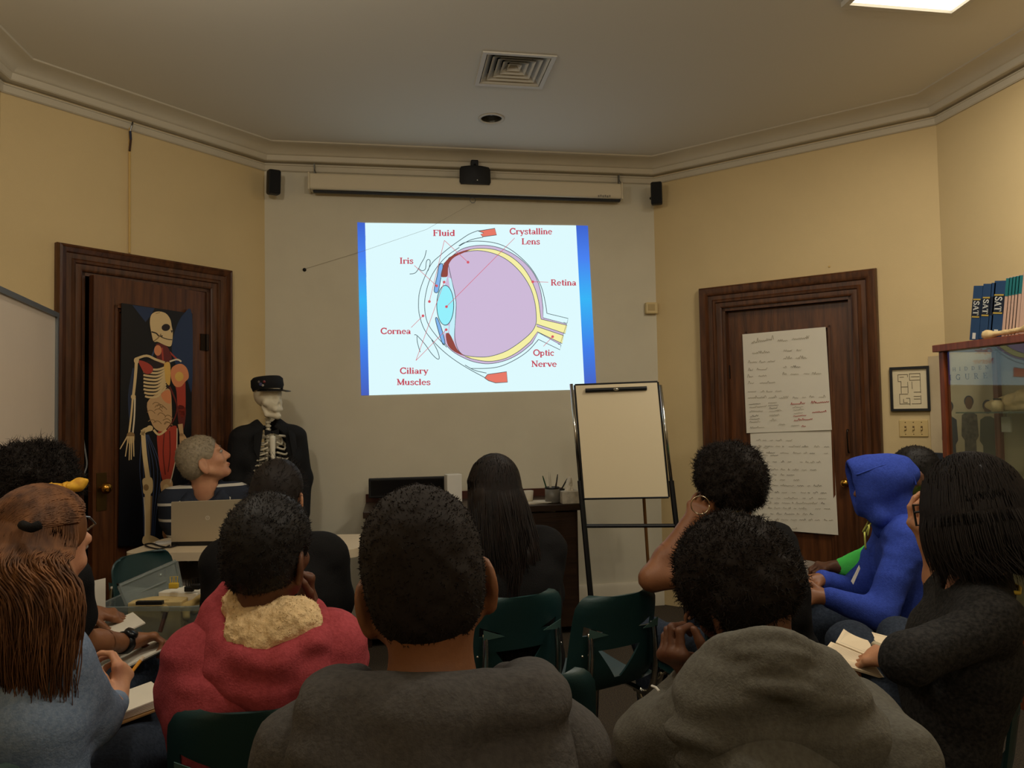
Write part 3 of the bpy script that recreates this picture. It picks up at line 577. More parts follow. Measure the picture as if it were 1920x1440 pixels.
# ================================================================== LETTERING (own serif strokes)
_T, _t = .15, .075
def _sb(x0, x1): return ('l', x0, .036, x1, .036, _t)
def _st(x0, x1): return ('l', x0, .964, x1, .964, _t)
def _sx(x0, x1): return ('l', x0, .632, x1, .632, _t)
_S = [(.4, .49), (.38, .6), (.24, .64), (.1, .58), (.09, .46), (.22, .37), (.34, .3), (.41, .19), (.36, .07), (.22, .03), (.08, .08), (.05, .2)]
GLY = {
 'F': (.7, [('l', .15, 0, .15, 1, _T), _st(0, .62), ('l', .62, 1, .62, .72, _t), ('l', .15, .52, .45, .52, _t), ('l', .45, .64, .45, .4, _t), _sb(0, .32)]),
 'E': (.72, [('l', .15, 0, .15, 1, _T), _st(0, .62), ('l', .62, 1, .62, .74, _t), ('l', .15, .52, .45, .52, _t), ('l', .45, .64, .45, .4, _t), _sb(0, .65), ('l', .65, 0, .65, .28, _t)]),
 'l': (.32, [('l', .13, 0, .13, 1, _T), _sb(0, .27), _st(.01, .13)]),
 'u': (.66, [('l', .13, .2, .13, .66, _T), ('a', .28, .2, .15, .16, 180, 360, .1), ('l', .47, 0, .47, .66, _T), _sx(.01, .13), _sx(.36, .47), _sb(.47, .59)]),
 'i': (.32, [('l', .13, 0, .13, .66, _T), _sb(0, .27), _sx(.01, .13), ('l', .05, .88, .21, .88, .16)]),
 'd': (.66, [('a', .28, .32, .2, .28, 0, 360, .11), ('l', .5, 0, .5, 1, _T), _st(.38, .5), _sb(.5, .61)]),
 'I': (.42, [('l', .17, 0, .17, 1, _T), _sb(0, .34), _st(0, .34)]),
 'r': (.54, [('l', .13, 0, .13, .66, _T), _sb(0, .29), _sx(.01, .13), ('a', .33, .44, .2, .18, 150, 40, .09), ('l', .4, .53, .52, .53, .12)]),
 's': (.5, [('p', _S, .11)]), 'S': (.62, [('p', [(x*1.25, y*1.5) for x, y in _S], .13)]),
 'C': (.82, [('a', .42, .5, .36, .46, 45, 315, .14), ('l', .7, 1, .7, .68, _t), ('l', .7, .32, .7, .06, _t)]),
 'G': (.88, [('a', .42, .5, .36, .46, 45, 320, .14), ('l', .7, 1, .7, .68, _t), ('l', .68, .02, .68, .42, _T), ('l', .54, .42, .82, .42, _t)]),
 'y': (.6, [('l', .08, .64, .28, .04, _T), ('l', .5, .64, .2, -.24, .08), ('l', .06, -.22, .22, -.22, .1), _sx(0, .2), _sx(.38, .6)]),
 't': (.44, [('l', .2, .04, .2, .9, _T), ('l', .02, .62, .4, .62, _t), ('l', .2, .05, .4, .05, .09)]),
 'a': (.6, [('a', .2, .19, .14, .16, 0, 360, .1), ('l', .42, .03, .42, .5, _T), ('a', .26, .48, .17, .15, 0, 170, .09), _sb(.42, .56)]),
 'n': (.66, [('l', .13, 0, .13, .66, _T), ('a', .31, .46, .17, .17, 160, 0, .1), ('l', .48, 0, .48, .46, _T), _sb(0, .26), _sb(.35, .62), _sx(.01, .13)]),
 'e': (.58, [('a', .28, .33, .22, .29, 5, 320, .11), ('l', .06, .36, .52, .36, _t)]),
 'L': (.68, [('l', .15, 0, .15, 1, _T), _sb(0, .62), ('l', .62, 0, .62, .28, _t), _st(0, .32)]),
 'o': (.62, [('a', .3, .33, .23, .29, 0, 360, .12)]), 'O': (.92, [('a', .45, .5, .38, .46, 0, 360, .14)]),
 'R': (.8, [('l', .15, 0, .15, 1, _T), _st(0, .35), ('a', .35, .74, .23, .22, -90, 90, .11), ('l', .15, .51, .38, .51, _t), ('l', .38, .5, .64, .03, _T), _sb(0, .3), _sb(.6, .78)]),
 'p': (.66, [('l', .13, -.28, .13, .66, _T), ('a', .34, .32, .2, .28, 0, 360, .11), ('l', 0, -.25, .27, -.25, _t), _sx(.01, .13)]),
 'c': (.54, [('a', .3, .33, .23, .29, 45, 315, .12), ('l', .4, .53, .52, .53, .12)]),
 'N': (.84, [('l', .15, 0, .15, 1, .08), ('l', .13, .97, .68, .03, _T), ('l', .68, 0, .68, 1, .08), _sb(.02, .28), _st(0, .18), _st(.55, .81)]),
 'v': (.58, [('l', .08, .64, .3, .02, _T), ('l', .5, .64, .3, .02, .08), _sx(0, .2), _sx(.38, .6)]),
 'M': (.94, [('l', .15, 0, .15, 1, .08), ('l', .13, .97, .46, .05, _T), ('l', .46, .05, .78, .97, .08), ('l', .78, 0, .78, 1, _T), _sb(.02, .28), _sb(.62, .92), _st(0, .18), _st(.75, .92)]),
 'A': (.8, [('l', .1, .03, .38, .98, .08), ('l', .38, .98, .66, .03, _T), ('l', .2, .33, .57, .33, _t), _sb(0, .22), _sb(.54, .8)]),
 'T': (.72, [('l', .35, 0, .35, 1, _T), _st(.02, .68), ('l', .04, 1, .04, .74, _t), ('l', .66, 1, .66, .74, _t), _sb(.2, .5)]),
 'H': (.88, [('l', .15, 0, .15, 1, _T), ('l', .7, 0, .7, 1, _T), ('l', .15, .5, .7, .5, _t), _sb(0, .3), _sb(.55, .85), _st(0, .3), _st(.55, .85)]),
 'D': (.88, [('l', .15, 0, .15, 1, _T), ('a', .3, .5, .46, .46, -90, 90, .13), ('l', 0, .964, .32, .964, _t), ('l', 0, .036, .32, .036, _t)]),
 'U': (.84, [('l', .15, .3, .15, 1, _T), ('a', .42, .3, .27, .28, 180, 360, .09), ('l', .69, .3, .69, 1, .08), _st(0, .3), _st(.55, .82)]),
 ' ': (.4, [])}
def text(mb, s, c, ux, uz, h, nrm, width=None, m=0, space=0., bold=1.):
    """lettering centred at c; ux reading direction, uz up"""
    ux, uz = unit(ux), unit(uz); tot = sum(GLY[q][0]+space for q in s)-space; sx = h if width is None else width/tot; x = -tot/2; c = np.asarray(c, float); nrm = unit(nrm)
    for i, q in enumerate(s):
        adv, el = GLY[q]
        for e in el:
            if e[0] == 'l': pts = [(e[1], e[2]), (e[3], e[4])]; w = e[5]
            elif e[0] == 'a': pts = [(e[1]+e[3]*math.cos(rad(a)), e[2]+e[4]*math.sin(rad(a))) for a in np.linspace(e[5], e[6], 18)]; w = e[7]
            else: pts = [tuple(p[:2]) for p in spline([V3(a, b, 0) for a, b in e[1]], 3)]; w = e[2]
            pts = [np.array(p) for p in pts]; n = len(pts); V = []
            for j in range(n):
                d = pts[min(j+1, n-1)]-pts[max(j-1, 0)]; d = d/(np.linalg.norm(d)+1e-9); nn = np.array([-d[1], d[0]])*w*bold/2
                for p in (pts[j]-nn, pts[j]+nn): V.append(c+ux*(x+p[0])*sx+uz*(p[1]-.5)*h+nrm*(i % 2)*.00008)
            mb.add(V, [(2*j, 2*j+2, 2*j+3, 2*j+1) for j in range(n-1)], m)
        x += adv+space

# ================================================================== PROJECTED SLIDE
def slide():
    s = thing('projected_slide', 'projected slide of a labelled eye diagram on the cream front wall', 'projection', FW.px(890, 735, .004))
    def W(x, y, k=0): return FW.px(640+x/3.84, 400+y/3.84, .003+k*.0006)
    G = SLIDE_GAIN
    e_w = emat('slide_white', (222, 250, 254), G)
    mb = MB(); mb.poly([W(170, 68), W(1690, 87), W(1752, 1268), W(200, 1310)]); mb.build('slide_field', e_w, s)
    mbl = bpy.data.materials.new('slide_blue'); mbl.use_nodes = True; nt = mbl.node_tree; nt.nodes.clear()
    o = nt.nodes.new('ShaderNodeOutputMaterial'); e = nt.nodes.new('ShaderNodeEmission'); tc = nt.nodes.new('ShaderNodeTexCoord'); sx = nt.nodes.new('ShaderNodeSeparateXYZ'); cr = nt.nodes.new('ShaderNodeValToRGB')
    nt.links.new(tc.outputs['Generated'], sx.inputs[0]); nt.links.new(sx.outputs[2], cr.inputs[0]); nt.links.new(cr.outputs[0], e.inputs[0]); nt.links.new(e.outputs[0], o.inputs[0]); e.inputs[1].default_value = G
    cr.color_ramp.elements[0].color = lin((72, 96, 190))+(1,); cr.color_ramp.elements[1].color = lin((64, 100, 205))+(1,)
    for p_, c_ in ((.25, (66, 126, 232)), (.55, (58, 180, 246)), (.8, (74, 130, 240))): q = cr.color_ramp.elements.new(p_); q.color = lin(c_)+(1,)
    for pts in ([(115, 64), (173, 68), (200, 1310), (143, 1311)], [(1690, 87), (1775, 89), (1837, 1262), (1752, 1268)]): MB().poly([W(*p) for p in pts]).build('slide_border', mbl, s)
    pur = emat('slide_lilac', (206, 186, 216), G); yel = emat('slide_yellow', (246, 240, 166), G); cya = emat('slide_cyan', (150, 240, 252), G); ltc = emat('slide_pale_cyan', (196, 240, 250), G)
    blu = emat('slide_iris_blue', (130, 180, 236), G); brn = emat('slide_brown', (146, 74, 66), G); sal = emat('slide_salmon', (230, 122, 104), G); blk = emat('slide_line', (66, 84, 88), G); red = emat('slide_red', (214, 92, 104), G)
    M = [pur, yel, cya, ltc, blu, brn, sal, blk, red]; mb = MB()
    def S(pts, n=5, closed=True): return [tuple(p[:2]) for p in spline([V3(a, b, 0) for a, b in pts], n, closed)]
    def fill(pts, k, m): mb.poly([W(x, y, k) for x, y in pts], m)
    def line(pts, k, m, w=5., closed=False):
        pts = [np.array(p, float) for p in pts]+([np.array(pts[0], float)] if closed else []); n = len(pts); V = []
        for j in range(n):
            d = pts[min(j+1, n-1)]-pts[max(j-1, 0)]; d /= np.linalg.norm(d)+1e-9; q = np.array([-d[1], d[0]])*w/2; V += [W(*(pts[j]-q), k), W(*(pts[j]+q), k)]
        mb.add(V, [(2*j, 2*j+2, 2*j+3, 2*j+1) for j in range(n-1)], m)
    def dot(x, y, r=10): fill([(x+r*math.cos(a), y+r*math.sin(a)) for a in np.arange(12)*math.pi/6], 9, 8)
    outer = S([(735, 365), (800, 305), (880, 252), (1000, 230), (1120, 243), (1230, 288), (1325, 360), (1395, 450), (1435, 560), (1452, 680)], closed=False)+[(1452, 752), (1622, 796), (1575, 945), (1418, 858)]+S([(1375, 935), (1285, 1008), (1180, 1060), (1060, 1083), (950, 1068), (860, 1030), (790, 985), (740, 930)], closed=False)
    fill(outer, 1, 0); line(outer, 4, 7, 4)
    ring_o = S([(860, 283), (920, 262), (1000, 252), (1110, 263), (1215, 308), (1305, 385), (1372, 490), (1415, 610), (1436, 752)], closed=False)+[(1438, 762), (1625, 806), (1612, 866), (1405, 797), (1408, 815), (1600, 880), (1590, 938), (1412, 853)]+S([(1360, 925), (1270, 998), (1170, 1048), (1060, 1066), (950, 1050), (890, 1030)], closed=False)
    fill(ring_o, 2, 1); line(ring_o, 4, 7, 4)
    vit = S([(768, 340), (800, 308), (860, 285), (980, 268), (1100, 290), (1200, 340), (1290, 425), (1358, 530), (1393, 640), (1404, 745), (1398, 805), (1360, 865), (1270, 940), (1180, 995), (1080, 1028), (1000, 1035), (900, 1025), (862, 1008), (832, 960), (816, 860), (826, 640), (792, 470)])
    fill(vit, 3, 0); line(vit, 4, 7, 4)
    fill([(770, 460), (792, 470), (826, 640), (818, 800), (806, 960), (775, 850), (800, 660)], 4, 3)
    fill(S([(705, 372), (732, 372), (716, 470), (700, 555), (684, 572), (668, 552), (690, 450)], 4), 4, 4); line(S([(705, 372), (732, 372), (716, 470), (700, 555), (684, 572), (668, 552), (690, 450)], 4), 5, 7, 5, True)
    fill(S([(678, 760), (692, 756), (722, 830), (746, 930), (728, 938), (694, 830)], 4), 4, 4); line(S([(678, 760), (692, 756), (722, 830), (746, 930), (728, 938), (694, 830)], 4), 5, 7, 5, True)
    fill(S([(748, 350), (800, 303), (880, 270), (930, 262), (820, 312), (778, 358), (768, 400), (765, 450), (742, 460), (716, 452), (728, 395)], 4), 5, 5); fill(S([(752, 880), (765, 858), (792, 888), (835, 980), (890, 1027), (930, 1040), (830, 1005), (770, 955)], 4), 5, 5)
    fill([(716, 458), (762, 458), (745, 520), (736, 520)], 5, 3); fill([(730, 808), (775, 808), (768, 862), (748, 862)], 5, 3)
    lens = [(748+61*math.cos(a), 662+143*math.sin(a)) for a in np.arange(36)*math.pi/18]; fill(lens, 6, 2); line(lens, 7, 7, 5, True)
    for pts in ([(985, 124), (920, 150), (850, 196), (780, 246), (715, 300), (650, 362), (600, 460), (565, 560), (556, 640), (562, 730), (600, 840), (680, 940), (780, 1030), (900, 1110), (1035, 1184)], [(850, 245), (770, 300), (700, 372), (640, 470), (608, 580), (600, 680), (622, 790), (690, 890), (760, 965)], [(845, 235), (890, 210), (980, 200), (1100, 212), (1200, 250), (1300, 325), (1380, 415), (1440, 530), (1468, 640), (1480, 720)], [(1420, 908), (1345, 990), (1255, 1052), (1150, 1100), (1050, 1116), (930, 1117)], [(890, 1092), (960, 1130), (1045, 1150)], [(850, 235), (930, 192), (1020, 172)], [(612, 265), (600, 315), (575, 360), (555, 400), (530, 430), (492, 437)], [(555, 395), (580, 413), (605, 400), (612, 350), (625, 332), (640, 345), (632, 390), (622, 415)], [(525, 875), (545, 880), (600, 940), (650, 1010), (690, 1048), (705, 1040), (690, 985), (650, 910)], [(545, 885), (548, 930), (568, 1000)]): line(S(pts, 6, False), 5, 7, 4.5)
    line([(1480, 720), (1633, 757), (1625, 792), (1600, 785)], 5, 7, 4); line([(1420, 908), (1575, 983), (1582, 948), (1560, 940)], 5, 7, 4)
    for p in ([(985, 127), (1105, 108), (1118, 156), (1018, 169), (1003, 150), (1025, 142)], [(1032, 1186), (1052, 1160), (1190, 1140), (1196, 1216), (1110, 1221), (1060, 1205)]): fill(p, 5, 6); line(p, 6, 7, 4.5, True)
    for a, b in (((742, 195), (912, 352)), ((742, 195), (634, 635)), ((1248, 178), (757, 672)), ((525, 375), (686, 522)), ((1490, 496), (1378, 493)), ((503, 822), (588, 738)), ((537, 1060), (740, 495)), ((537, 1060), (755, 838)), ((1455, 958), (1521, 888))): line([a, b], 8, 8, 3.2); dot(*b)
    mb.build('eye_diagram', M, s)
    for t, x, y, w in (('Fluid', 740, 141, 158), ('Iris', 470, 341, 98), ('Cornea', 393, 847, 218), ('Ciliary', 525, 1133, 204), ('Muscles', 521, 1214, 244), ('Crystalline', 1366, 129, 306), ('Lens', 1365, 202, 132), ('Retina', 1601, 498, 184), ('Optic', 1457, 1003, 150), ('Nerve', 1460, 1083, 184)):
        mb = MB(); a, b = W(x-w/2, y, 10), W(x+w/2, y, 10); text(mb, t, (a+b)/2, b-a, V3(0, 0, 1), np.linalg.norm(W(x, y-22)-W(x, y+22)), FW.n, np.linalg.norm(b-a), bold=1.22)
        mb.build('slide_word', emat('slide_word_red', (196, 72, 88), G), s)
slide()

# ================================================================== FURNITURE AT THE FRONT
# credenza under the slide
x0, x1 = P(683, 960, 4.55)[0], P(1089, 955, 4.55)[0]; yf = P(1040, 948, 4.52)[1]; zt = .80
dk = thing('desk', 'dark brown wooden desk along the front wall behind the seated rows', 'desk', ((x0+x1)/2, (yf+DY)/2, 0))
M_desk = mat('dark_desk_wood', (52, 34, 22), .4, bump=.15, bscale=30, col2=(38, 24, 15), vscale=8, stretch=(.6, 6, 6))
MB().box(((x0+x1)/2, (yf+DY-.02)/2, zt-.02), (x1-x0, DY-.02-yf, .04), bev=.004).build('desk_top', M_desk, dk)
MB().box(((x0+x1)/2, yf+.03, .40), (x1-x0-.06, .02, .70)).build('front_panel', M_desk, dk)
for x in (x0+.03, x1-.03): MB().box((x, (yf+DY)/2, .38), (.03, DY-yf-.06, .76)).build('side_panel', M_desk, dk)
MB().box(((x0+x1)/2, DY-.045, zt+.025), (x1-x0, .02, .05)).build('back_ledge', mat('red_brown_wood', (74, 36, 24), .4), dk)
q = P(762, 945, 4.75); a = P(691, 897, 4.75); b = P(836, 893, 4.75)
mo = thing('monitor', 'black flat computer monitor on the left end of the desk', 'monitor', V3(q[0], q[1], zt))
hm = a[2]-zt-.035; MB().box(((a[0]+b[0])/2, a[1], zt+.035+hm/2), (b[0]-a[0], .03, hm), bev=.006).build('screen_case', M_black, mo)
MB().box(((a[0]+b[0])/2, a[1]-.016, zt+.035+hm/2), (b[0]-a[0]-.03, .002, hm-.03)).build('screen', mat('dark_screen', (8, 8, 9), .25), mo)
MB().box(((a[0]+b[0])/2, a[1]+.03, zt+.06), (.06, .03, .12)).box(((a[0]+b[0])/2, a[1]+.03, zt+.006), (.2, .14, .012), bev=.004).build('stand', M_black, mo)
q = P(850, 945, 4.75); tag(MB().box(V3(q[0], q[1], zt+.09), (.10, .07, .18), rotz(.2), bev=.004).build('white_box', M_white), 'upright white box on the desk beside the monitor', 'box')
q = P(1036, 944, 4.62); mg = thing('mug', 'grey mug of pens with a dark rim and handle on the desk', 'mug', V3(q[0], q[1], zt))
MB().lathe([(0, zt+.001), (.042, zt+.001), (.046, zt+.006), (.046, zt+.095), (.041, zt+.095), (.040, zt+.012), (0, zt+.012)], (q[0], q[1], 0)).build('cup', mat('grey_glaze', (116, 112, 104), .35), mg, True)
MB().lathe([(.0465, zt+.088), (.0475, zt+.096), (.044, zt+.099), (.041, zt+.094)], (q[0], q[1], 0)).build('rim', M_black, mg, True)
MB().tube(spline([V3(q[0]+.044, q[1], zt+.08), V3(q[0]+.075, q[1], zt+.08), V3(q[0]+.086, q[1], zt+.055), V3(q[0]+.07, q[1], zt+.025), V3(q[0]+.044, q[1], zt+.022)], 5), .006).build('handle', M_black, mg, True)
for i, (dx, dy, tx, ty, hh, c, nm, lb) in enumerate(((-.025, 0, -.03, .0, .17, (40, 80, 50), 'pen', 'green pen leaning left in the grey mug'), (-.008, .015, .0, .02, .19, (206, 200, 180), 'paint_brush', 'pale stout marker standing in the grey mug'), (.022, .01, .015, .01, .175, (20, 20, 22), 'pen', 'upright black pen in the grey mug'), (.028, -.01, .06, -.01, .15, (26, 24, 24), 'pen', 'black pen leaning right in the grey mug'), (.005, -.02, .012, -.02, .135, (60, 50, 40), 'pencil', 'short brown pencil at the front of the grey mug'))):
    r = .008 if i == 1 else .0045; A = V3(q[0]+dx*.6, q[1]+dy*.6, zt+.014); B = V3(q[0]+dx*1.2+tx, q[1]+dy*1.2+ty, zt+hh)
    tag(MB().tube([A, A*.15+B*.85, B], [r, r, r*.6], 8).build('marker' if i == 1 else nm, mat('pen_%d' % i, c, .4)), lb, 'marker' if i == 1 else nm, 'pens in the grey mug')
q = P(1068, 944, 4.60); tb = thing('tissue_box', 'small white tissue box beside the grey mug on the desk', 'tissue box', V3(q[0], q[1], zt))
MB().box((q[0], q[1], zt+.038), (.115, .11, .076), bev=.003).build('carton', mat('marbled_card', (206, 198, 182), .6, col2=(176, 168, 152), vscale=30), tb)
sd = SDF(); sd.cap(V3(q[0]-.01, q[1], zt+.07), V3(q[0]+.005, q[1], zt+.15), .022, .012, .01).cap(V3(q[0]+.015, q[1], zt+.075), V3(q[0]+.012, q[1]+.01, zt+.13), .016, .008, .01).noise(.008, 60); sd.build('tissue', M_paper, tb, .005)
q = P(1010, 947, 4.58); tag(MB().box((q[0], q[1]+.06, zt+.003), (.21, .14, .006), rotz(.1)).box((q[0]-.02, q[1]+.05, zt+.008), (.20, .13, .004), rotz(-.05)).build('paper_stack', M_paper), 'loose white papers on the desk left of the grey mug', 'papers')
q = P(991, 944, 4.65); tag(MB().lathe([(0, zt+.001), (.026, zt+.001), (.033, zt+.075), (.030, zt+.075), (.024, zt+.01), (0, zt+.01)], (q[0], q[1], 0)).build('paper_cup', M_paper, smooth=True), 'white paper cup on the desk behind the long-haired woman', 'cup')

# easel
C4 = [P(1078, 722, 4.22), P(1233, 716, 4.20), P(1254, 932, 4.12), P(1095, 935, 4.14)]
en = unit(np.cross(C4[1]-C4[0], C4[3]-C4[0])); en = en if en[1] < 0 else -en
es = thing('easel', 'black and chrome easel with a blank cream dry-erase panel', 'easel', V3((C4[2][0]+C4[3][0])/2, (C4[2][1]+C4[3][1])/2+.1, 0))
MB().slab(C4, -en, .015).build('board', mat('board_cream', (226, 210, 176), .25, spec=.5), es)
def blend(a, b, t): return a*(1-t)+b*t
mb = MB()
for a, b in ((0, 1), (1, 2), (2, 3), (3, 0)): mb.tube([C4[a]-en*.006, C4[b]-en*.006], .008, 6)
mb.build('board_edge', M_black, es)
a, b = blend(C4[0], C4[1], .12)+en*.008, blend(C4[0], C4[1], .86)+en*.008; dn = unit(C4[3]-C4[0])
MB().tube([a+dn*.035, b+dn*.035], .012, 8).build('clamp_bar', M_black, es); mid = (a+b)/2+dn*.035+en*.01; MB().ell(mid, (.018, .01, .008)).build('clamp_knob', M_chrome, es, True)
def tofloor(a, b): return a+(b-a)*((a[2])/(a[2]-b[2]))
LA, LBm = P(1071, 720, 4.25), P(1088, 905, 4.17); RA, RBm = P(1238, 722, 4.24), P(1259, 905, 4.17)
for A, Bm, nm in ((LA, LBm, 'l'), (RA, RBm, 'r')):
    Fl = tofloor(A, Bm); lg = MB().tube([Bm-(Bm-A)*.02, Fl+V3(0, 0, .01)], .016, 8).build('leg', M_black, es); MB().tube([A, Bm], .010, 8).build('leg_extension', M_chrome, lg, True)
    MB().tube([Fl+V3(0, 0, .03), Fl], .019, 8).build('foot', M_black, lg)
fl = tofloor(LA, LBm); fr = tofloor(RA, RBm)
tt = (P(1095, 985, 4.16)[2])/LA[2]; MB().tube([blend(fl, LA, tt), blend(fr, RA, tt)], .011, 8).build('cross_bar', M_black, es)
top = (C4[0]+C4[1])/2-en*.02; rl = V3(P(1225, 980, 4.5)[0], P(1225, 980, 4.5)[1], 0); MB().tube([blend(C4[0], C4[1], .75)-en*.02, rl+V3(.02, .12, .0)], .010, 8).build('rear_leg', mat('wood_strut', (120, 82, 44), .5), es)

# whiteboard at far left
A = P(104, 592, 3.4); dirn = unit(V3(.137, -.99, 0)); Bp = A+dirn*1.75; zb = A[2]-1.15
wn = V3(-dirn[1], dirn[0], 0); wn = wn if wn[0] > 0 else -wn
wb = thing('whiteboard', 'large whiteboard with a grey metal edge at the left by the door', 'whiteboard', V3((A[0]+Bp[0])/2, (A[1]+Bp[1])/2, 0))
def wv(t, z, o=0): return A+dirn*t+wn*o+V3(0, 0, z)
M_wb = mat('whiteboard_face', (226, 208, 186), .3, var=.03, vscale=3)
MB().slab([wv(0, 0), wv(1.75, 0), wv(1.75, -1.15), wv(0, -1.15)], -wn, .018).build('writing_surface', M_wb, wb)
R_ = np.stack([dirn, wn, V3(0, 0, 1)], 1); M_al = mat('aluminium', (126, 132, 136), .35, .7)
mb = MB()
for c, sz in ((wv(.875, .004, -.006), (1.79, .034, .022)), (wv(.875, -1.154, -.006), (1.79, .034, .022)), (wv(-.006, -.575, -.006), (.018, .034, 1.15)), (wv(1.756, -.575, -.006), (.018, .034, 1.15))): mb.box(c, sz, R_)
mb.build('edge_frame', M_al, wb); MB().box(wv(.9, -1.16, .035), (1.2, .07, .014), R_).build('pen_tray', M_al, wb)
for t in (.15, 1.6): l_ = MB().box(wv(t, -.80, -.035), (.035, .03, 2*( .80-.0)-.0), R_).box(V3(wv(t, 0, 0)[0], wv(t, 0, 0)[1], .05), (.05, .20, .05), R_).build('stand_leg', M_al, wb)
q = wv(.02, -.72, .02); bx = tag(MB().box(q, (.05, .045, .24), R_, bev=.006).tube([q+wn*.03+V3(0, 0, .08), q+wn*.045, q+wn*.03+V3(0, 0, -.08)], .006).build('eraser_holder', mat('pale_plastic', (196, 192, 186), .5), wb))

# white folding table
z = .735; FLc = on(226, 1038, (0, 0, 1), (0, 0, z)); FRc = on(668, 1031, (0, 0, 1), (0, 0, z)); tx = unit(FRc-FLc); ty = V3(-tx[1], tx[0], 0); TW = np.linalg.norm(FRc-FLc); TD = .46
tbl = thing('folding_table', 'white plastic folding table holding the open laptop', 'table', FLc+tx*TW/2+ty*TD/2-V3(0, 0, z))
def rr_(w, d, r, n=6): return [(cx+r*math.cos(a), cy+r*math.sin(a)) for cx, cy, s in ((w-r, r, -90), (w-r, d-r, 0), (r, d-r, 90), (r, r, 180)) for a in np.radians(np.linspace(s, s+90, n))]
def tp(x, y, zz): return FLc+tx*x+ty*y+V3(0, 0, zz-z)
MB().slab([tp(x, y, z) for x, y in rr_(TW, TD, .07)], V3(0, 0, -1), .04).build('table_top', mat('table_white', (214, 196, 166), .5), tbl, angle=40)
for x in (.16, TW-.16):
    for y in (.08, TD-.08): MB().tube([tp(x, y, z-.04), tp(x+(.03 if x < 1 else -.03)*0, y, .0)], .014).build('leg', M_steel, tbl)
    for zz in (.25, z-.05): MB().tube([tp(x, .08, zz), tp(x, TD-.08, zz)], .010).build('leg_brace', M_steel, tbl)
# laptop, its back to the room
bl, br, tr, tl = P(321, 1019, 3.66), P(459, 1011, 3.66), P(455, 937, 3.62), P(321, 942, 3.62)
bl[2] = br[2] = z+.022; ln = unit(np.cross(br-bl, tl-bl)); ln = ln if ln[1] < 0 else -ln
lp = thing('laptop', 'open silver laptop on the white table, its lid towards the room', 'laptop', V3((bl[0]+br[0])/2, (bl[1]+br[1])/2+.1, z))
MB().slab([bl, br, tr, tl], -ln, .009).build('lid', mat('laptop_silver', (186, 172, 146), .5, .25), lp)
lx = unit(br-bl); MB().slab([bl-V3(0, 0, .02), br-V3(0, 0, .02), br+V3(-lx[1], lx[0], 0)*.24-V3(0, 0, .02), bl+V3(-lx[1], lx[0], 0)*.24-V3(0, 0, .02)], V3(0, 0, 1), .018).build('base', M_black, lp)
mb = MB(); c = P(387, 973, 3.62); c = c+ln*(((bl-c)@ln)+.002); uz_ = unit(tl-bl)
for a in np.arange(24)*math.pi/12:
    p = [c+(lx*math.cos(a+da)+uz_*math.sin(a+da))*r for da, r in ((0, .009), (.27, .009), (.27, .0108), (0, .0108))]; mb.add(p, [(0, 1, 2, 3)])
for dx in (-.0035, .003):
    p = [c+lx*(dx+a)+uz_*b for a, b in ((-.0015, -.006), (.0, -.006), (.0025, .007), (.001, .007))]; mb.add(p, [(0, 1, 2, 3)])
mb.build('lid_emblem', mat('emblem_silver', (244, 240, 230), .5, .0), lp)
c_ = [on(x, y, (0, 0, 1), (0, 0, z+.006)) for x, y in ((332, 1022), (318, 1026), (300, 1024), (285, 1019), (272, 1021), (280, 1026), (300, 1029), (318, 1023))]
tag(MB().tube(spline(c_, 5), .004, 6).build('power_cable', M_black, smooth=True), 'black laptop cable coiled on the left of the white table', 'cable')
q = on(306, 1021, (0, 0, 1), (0, 0, z)); tag(MB().box(q+V3(0, .03, .005), (.09, .07, .01), rotz(.3), bev=.002).build('power_adapter', mat('pale_plastic', (196, 192, 186), .5)), 'small pale box beside the cable on the white table', 'adapter')

# ================================================================== GLASS CABINET, BOOKS, POSTER
CXF = 2.77; far = on(1762, 720, (1, 0, 0), (CXF, 0, 0)); CY1 = far[1]; CZ = on(1752, 648, (1, 0, 0), (CXF, 0, 0))[2]; CY0 = CY1-1.5; CXB = XR-.03
M_cab = mat('cherry_wood', (132, 66, 36), .35, bump=.1, bscale=30, col2=(108, 50, 26), vscale=8, stretch=(6, 6, .7))
cb = thing('display_cabinet', 'tall glass-fronted cherry wood display cabinet at the right edge', 'cabinet', ((CXF+CXB)/2, (CY0+CY1)/2, 0))
MB().box(((CXF+CXB)/2-.005, (CY0+CY1)/2, CZ-.018), (CXB-CXF+.03, CY1-CY0+.04, .036), bev=.003).build('top_board', M_cab, cb)
for x, y in ((CXF+.017, CY1-.017), (CXB-.017, CY1-.017), (CXF+.017, CY0+.017), (CXB-.017, CY0+.017)): MB().box((x, y, (CZ-.036)/2), (.034, .034, CZ-.036), bev=.003).build('corner_post', M_cab, cb)
MB().box(((CXF+CXB)/2, (CY0+CY1)/2, .18), (CXB-CXF-.01, CY1-CY0-.01, .36)).build('base_cupboard', M_cab, cb)
MB().box((CXB-.008, (CY0+CY1)/2, .36+(CZ-.4)/2), (.008, CY1-CY0-.06, CZ-.40)).build('back_panel', mat('cabinet_back', (176, 160, 122), .6), cb)
G_ = glass('cabinet_glass', (246, 249, 247), 1.55)
MB().slab([V3(CXF+.012, CY1-.034, .36), V3(CXF+.012, CY0+.034, .36), V3(CXF+.012, CY0+.034, CZ-.036), V3(CXF+.012, CY1-.034, CZ-.036)], V3(1, 0, 0), .004).build('front_glass', G_, cb)
MB().slab([V3(CXF+.034, CY1-.012, .36), V3(CXB-.034, CY1-.012, .36), V3(CXB-.034, CY1-.012, CZ-.036), V3(CXF+.034, CY1-.012, CZ-.036)], V3(0, -1, 0), .004).build('side_glass', glass('side_glass', (246, 249, 247), 1.3), cb)
zs = [on(1895, 773, (1, 0, 0), (CXF+.15, 0, 0))[2], on(1895, 930, (1, 0, 0), (CXF+.15, 0, 0))[2]]
